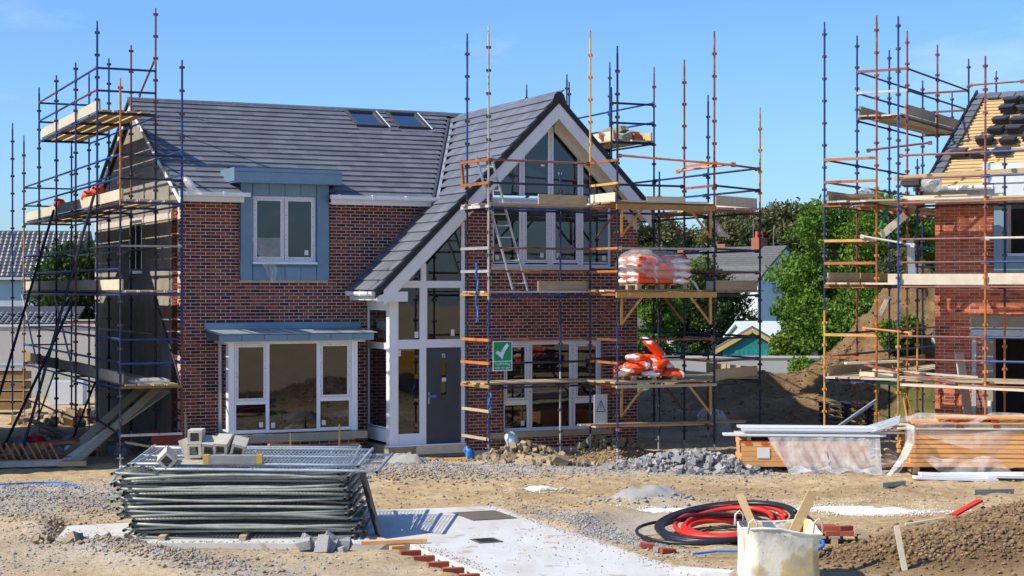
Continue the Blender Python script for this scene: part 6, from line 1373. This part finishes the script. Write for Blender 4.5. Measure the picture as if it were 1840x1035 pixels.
# stakes and small debris
plank('pale wooden stake driven into the soil at the lower right', (5.22, 22.1, -.05), (5.1, 22.15, .64), .07, .045, 'board_pale', (0, 1, 0), 'stake', 'stake')
plank('red and white striped tape board lying on the soil mound', (6.7, 25.3, gz(6.7, 25.3)+.08), (7.15, 25.5, gz(7.15, 25.5)+.14), .13, .03, 'red_plastic', name='marker_board', cat='board'); plank('thin pale stick lying by the red marker board', (6.1, 25.9, gz(6.1, 25.9)+.03), (6.75, 26.0, gz(6.75, 26.0)+.04), .05, .03, 'board_pale', name='stick', cat='stick')
def mound(name, label, cx, cy, sx, sy, h, m, seed, rot=0):
    n_, k = 34, 12; b = MB(); V = [(0, 0, 0)]; c, s = math.cos(rot), math.sin(rot); V = []
    for j in range(k+1):
        for i in range(n_):
            a = 2*PI*i/n_; q = j/k; e = 1+.45*float(fbm(np.array([math.cos(a)*1.7+seed]), np.array([math.sin(a)*1.7]), 1.3, 4, seed)[0])*2
            x = q*sx*e*math.cos(a); y = q*sy*e*math.sin(a); X_, Y_ = cx+x*c-y*s, cy+x*s+y*c
            nz = float(fbm(np.array([X_]), np.array([Y_]), 4, 4, seed)[0])*1.1; V.append((X_, Y_, gz(X_, Y_)+h*(1-q*q)*(1+1.6*nz)+(.012 if j < k else -.03)+.02*nz))
    Fs = [(j*n_+i, j*n_+(i+1) % n_, (j+1)*n_+(i+1) % n_, (j+1)*n_+i) for j in range(k) for i in range(n_)]
    b.add(V, Fs); o = b.build(name, m, None, True); return tag(o, label, 'powder heap' if h > .06 else 'spill')
mound('lime_spill', 'large white lime spill on the sand right of centre', 5.95, 28.2, .8, .36, .07, 'lime', 3, -.3); mound('lime_spill', 'small white lime spill in the middle of the sand', .55, 31.1, .34, .16, .04, 'lime', 5); mound('lime_spill', 'thin white lime streak in front of the grey cement heap', 2.75, 28.65, .5, .13, .03, 'lime', 7); mound('cement_heap', 'low heap of grey cement on the sand in the middle', 2.4, 29.5, .7, .38, .13, 'cement_pile', 9)
mound('lime_spill', 'faint white lime patch beside the large spill', 4.9, 28.6, .2, .12, .02, 'lime', 11)
mound('gravel_heap', 'small grey gravel heap by the front step', -2.25, 36.2, .5, .35, .22, 'cement_pile', 13)
# rubble pile of broken grey blocks
def rock_mesh(seed, m):
    rs = np.random.RandomState(seed); b = MB(); s = [1, .7+.3*rs.rand(), .5+.3*rs.rand()]
    vs_ = [(x*s[0]*(1+.35*(rs.rand()-.5)), y*s[1]*(1+.5*(rs.rand()-.5)), z*s[2]*(1+.5*(rs.rand()-.5))) for x in (-1, 1) for y in (-1, 1) for z in (-1, 1)]
    b.add(vs_, ((0, 1, 3, 2), (4, 6, 7, 5), (0, 4, 5, 1), (2, 3, 7, 6), (0, 2, 6, 4), (1, 5, 7, 3))); return b.mesh('stone', m)
RG = [rock_mesh(i, 'rock_grey') for i in range(8)]; RT = [rock_mesh(i+20, 'rock_tan') for i in range(6)]
def rubble(label, cx, cy, sx, sy, h, cnt, smin, smax, ms, seed):
    rs = random.Random(seed); e = thing('rubble_pile', label, 'rubble', (cx, cy, gz(cx, cy)))
    for i in range(cnt):
        a, q = rs.random()*2*PI, rs.random()**.6; x, y = cx+q*sx*math.cos(a), cy+q*sy*math.sin(a); s_ = rs.uniform(smin, smax)
        o = link('stone', ms[i % len(ms)], e); o.location = (x-cx, y-cy, gz(x, y)-gz(cx, cy)+h*(1-q*q)*rs.uniform(.4, 1)+s_*.3); o.rotation_euler = (rs.random()*6, rs.random()*6, rs.random()*6); o.scale = (s_,)*3
rubble('heap of broken grey blocks in front of the low timber pack', 3.7, 34.6, 1.8, .75, .14, 299, .025, .075, RG, 3)
rubble('tan rubble heap under the scaffold at the gable window', .2, 36.1, 1.0, .45, .16, 110, .025, .075, RT, 5); rubble('second tan rubble heap under the loading bay', 2.1, 37.1, .9, .4, .16, 90, .025, .075, RT, 7)
rubble('grey lumps of concrete before the fence-panel stack', -2.75, 24.1, .45, .25, .1, 14, .05, .16, RG, 9); rubble('tan stones in front of the left side of the stack', -6.3, 24.6, .9, .5, .1, 40, .03, .09, RT, 11)
rubble('scattered tan boulders on the sand before the gable', .9, 35.3, 1.6, .4, .05, 60, .02, .07, RT, 13)
o = link('concrete_lump', RG[2]); o.location = (-2.55, 24.2, gz(-2.5, 24.2)+.12); o.scale = (.22, .16, .13); tag(o, 'largest grey concrete lump before the fence-panel stack', 'rubble'); o = link('boulder', RT[1]); o.location = (1.0, 34.95, gz(1, 34.95)+.12); o.scale = (.15, .13, .14); o.rotation_euler = (.4, .3, .2); tag(o, 'single brown boulder on the sand below the gable window', 'stone')
rubble('scattered stones and broken blocks in the shade of the left scaffold', -10.4, 38.6, 2.2, 1.6, .05, 120, .04, .16, RT+RG, 17)
rubble('pale lumps of soil and stone beyond the left scaffold', -11.5, 47.5, 3.0, 2.2, .15, 120, .06, .22, RT, 19)
# left foreground: planks, props, red tub
for i, (a, b, w, m, lab) in enumerate((((-9.75, 35.7, .02), (-8.2, 38.2, 1.75), .25, 'board', 'wide grey plank leaning on the left scaffold, nearest the wall'), ((-9.6, 35.3, .03), (-7.75, 37.5, 1.5), .22, 'board_pale', 'pale plank leaning on the left scaffold in front of the wide one'), ((-9.3, 35.2, .05), (-7.85, 37.3, 1.62), .2, 'board', 'grey plank leaning on the left scaffold, rightmost of the bundle'))): plank(lab, a, b, w, .04, m, (0, -.3, 1))
plank('grey plank lying in the shade under the left scaffold', (-11.6, 38.2, gz(-11.6, 38.2)+.12), (-9.3, 39.0, gz(-9.3, 39)+.2), .22, .04, 'board')
plank('pale stick propped inside the left scaffold', (-10.9, 44.5, gz(-10.9, 44.5)+.1), (-10.2, 45, 1.7), .08, .04, 'board_pale', (0, 1, 0), 'stick', 'stick')
plank('short plank leaning at the brick corner under the left scaffold', w1(-.1, -.9, .1), w1(.02, -.35, 1.05), .2, .03, 'board', (1, 0, 0)); plank('grey plank lying at the foot of the left scaffold', w1(-1.4, -.9, .55), w1(-.2, -1.0, .3), .22, .04, 'board')
plank('thick pale timbers lying flat beside the rusty props', (-11.3, 35.4, gz(-11, 35.4)+.08), (-9.4, 35.15, gz(-9.5, 35.2)+.1), .3, .12, 'board_pale'); plank('cut timber end beside the leaning planks', (-9.5, 35.0, gz(-9.5, 35)+.1), (-8.95, 35.1, gz(-9, 35)+.1), .2, .1, 'timber_fresh')
pb = thing('prop_bundle', 'bundle of rusty orange scaffold props on the ground at the far left', 'props', (-10.9, 35.55, gz(-10.9, 35.5)+.18), R(-4))
for i in range(9): b = MB(); b.tube([(i*.16, 0, .0), (i*.16-.18, -.05, .36)], .028, 6); b.build('prop', 'tube_orange', pb)
for i in range(5): b = MB(); b.tube([(-.1, .1+i*.09, .02), (1.6, .1+i*.09, .05)], .028, 6); b.build('prop', 'tube_rust', pb)
plank('pinkish board lying over the rusty props', (-10.35, 35.9, gz(-10.3, 35.9)+.48), (-9.35, 35.9, gz(-9.4, 35.9)+.5), .4, .05, 'red_brick_loose', name='board', cat='board')
tb_ = thing('mortar_tub', 'open red steel tub at the brick corner behind the fence panels', 'tub', (-7.75, 35.9, gz(-7.2, 35.9)), R(2))
bx('front_panel', 'red_steel', tb_, 0.04, 1.02, 0, .02, .1, .62); bx('back_panel', 'red_steel', tb_, .04, 1.02, .6, .62, .1, .62); bx('side_panel', 'red_steel', tb_, .0, .04, 0, .62, .0, .72); bx('side_panel', 'red_steel', tb_, 1.02, 1.06, 0, .62, 0, .72); bx('floor', 'red_steel', tb_, .04, 1.02, .02, .6, .12, .14)
for i in range(5): plank(['brown timber dumped nearest the bay window sill', 'black plastic pipe dumped among timbers under the bay window', 'grey board dumped in the middle of the timbers under the bay window', 'navy steel tube dumped under the bay window', 'brown timber dumped foremost under the bay window'][i], w1(1.0+.12*i, -1.3-.1*i, .2+.06*i), w1(3.6-.1*i, -1.5+.08*i, .35-.02*i), .09, .07, ['board_brown', 'black_plastic', 'board', 'tube_navy', 'board_brown'][i], group='timbers under the bay')
for (x, h_) in ((3.0, .85), (1.9, .7)): plank('thin stake standing before the bay window', w1(x, -1.9, .0), w1(x, -1.9, h_), .035, .035, 'board_brown', (0, 1, 0), 'stake', 'stake', 'stakes before the bay')
b = MB(); rs = random.Random(8); b.tube([(-11+i*.25, 30.9+.25*math.sin(i*.9)+.1*i*.2, gz(-11+i*.25, 30.9)+.03) for i in range(13)], .014, 5); tag(b.build('rope', 'blue_plastic'), 'blue rope lying over the gravel at the far left', 'rope')
crumple('red_sack', 'red sack lying in the shade at the foot of the left scaffold', 'sack', (-11.2, 39.5, gz(-11.2, 39.5)+.12), .35, 'red_plastic', 21, .4); crumple('white_sack', 'dirty white sack lying beside the leaning planks', 'sack', (-9.6, 36.8, gz(-9.6, 36.8)+.1), .3, 'white_paint', 22, .4)
crumple('blue_sheet', 'crumpled blue sheet on the ground by the front door step', 'sheet', w1(5.9, -2.3, .1), .22, 'blue_plastic', 23, .4); crumple('blue_sheet', 'crumpled white and blue plastic under the gable window', 'sheet', (.0, 36.2, gz(0, 36.2)+.2), .25, 'white_roof', 24, .5)
# left edge timber rack in the shade
lr = thing('timber_rack', 'covered rack of timber at the far left edge behind the scaffold', 'timber', (px_at(5, 50), 50, 0), R(2))
for i in range(4): bx('timber', 'board_brown', lr, -1.4, .65, 0, .8, .15+i*.3, .38+i*.3)
bx('cover', 'galv', lr, -1.5, .75, -.08, .9, 1.42, 1.5)
# in the shade between the houses
for i in range(5): 
    e = pallet('dark plastic pallet in the stack beside the unfinished house scaffold', (px_at(1522, 42.5), 42.6, gz(px_at(1522, 42.5), 42.6)+.15+i*.145), R(-6+i), 1.25, 1.0, 'black_plastic'); e['group'] = 'dark pallets in the stack'
crumple('plastic_heap', 'grey plastic sheeting heaped in the shade behind the loading bay', 'film', (px_at(1285, 43), 43, gz(px_at(1285, 43), 43)+.15), .65, 'film_thick', 31, .4)
crumple('blue_bag', 'blue and white bag on the soil slope behind the unfinished house scaffold', 'bag', w2(-.9, 3.6, 2.6), .26, 'white_roof', 33, .8)
# yellow dumper standing out of the picture to the right; it shows only as a reflection in the porch glass
dg_ = thing('dumper', 'yellow site dumper parked beyond the right edge, reflected in the porch glass', 'dumper', (14.3, 22.2, 0), R(40))
b = MB(); b.prism([(-1.0, .55), (.6, .55), (1.2, 1.6), (-1.3, 1.6)], -.85, .85); b.build('skip', 'digger_yellow', dg_); bx('chassis', 'digger_yellow', dg_, -1.2, 2.0, -.45, .45, .45, .8); bx('engine_cover', 'digger_yellow', dg_, 1.25, 2.2, -.7, .7, .6, 1.35); bx('seat', 'black_plastic', dg_, 1.3, 1.7, -.25, .25, 1.36, 1.6)
for x in (-.6, 1.6):
    for s in (-1, 1): b = MB(); b.tube([(x, s*.62, .42), (x, s*.95, .42)], .42, 20); b.build('wheel', 'black_plastic', dg_)
print('objects', len(bpy.data.objects), 'tris', sum(len(o.data.loop_triangles) if False else len(o.data.polygons)*2 for o in bpy.data.objects if o.type == 'MESH'))
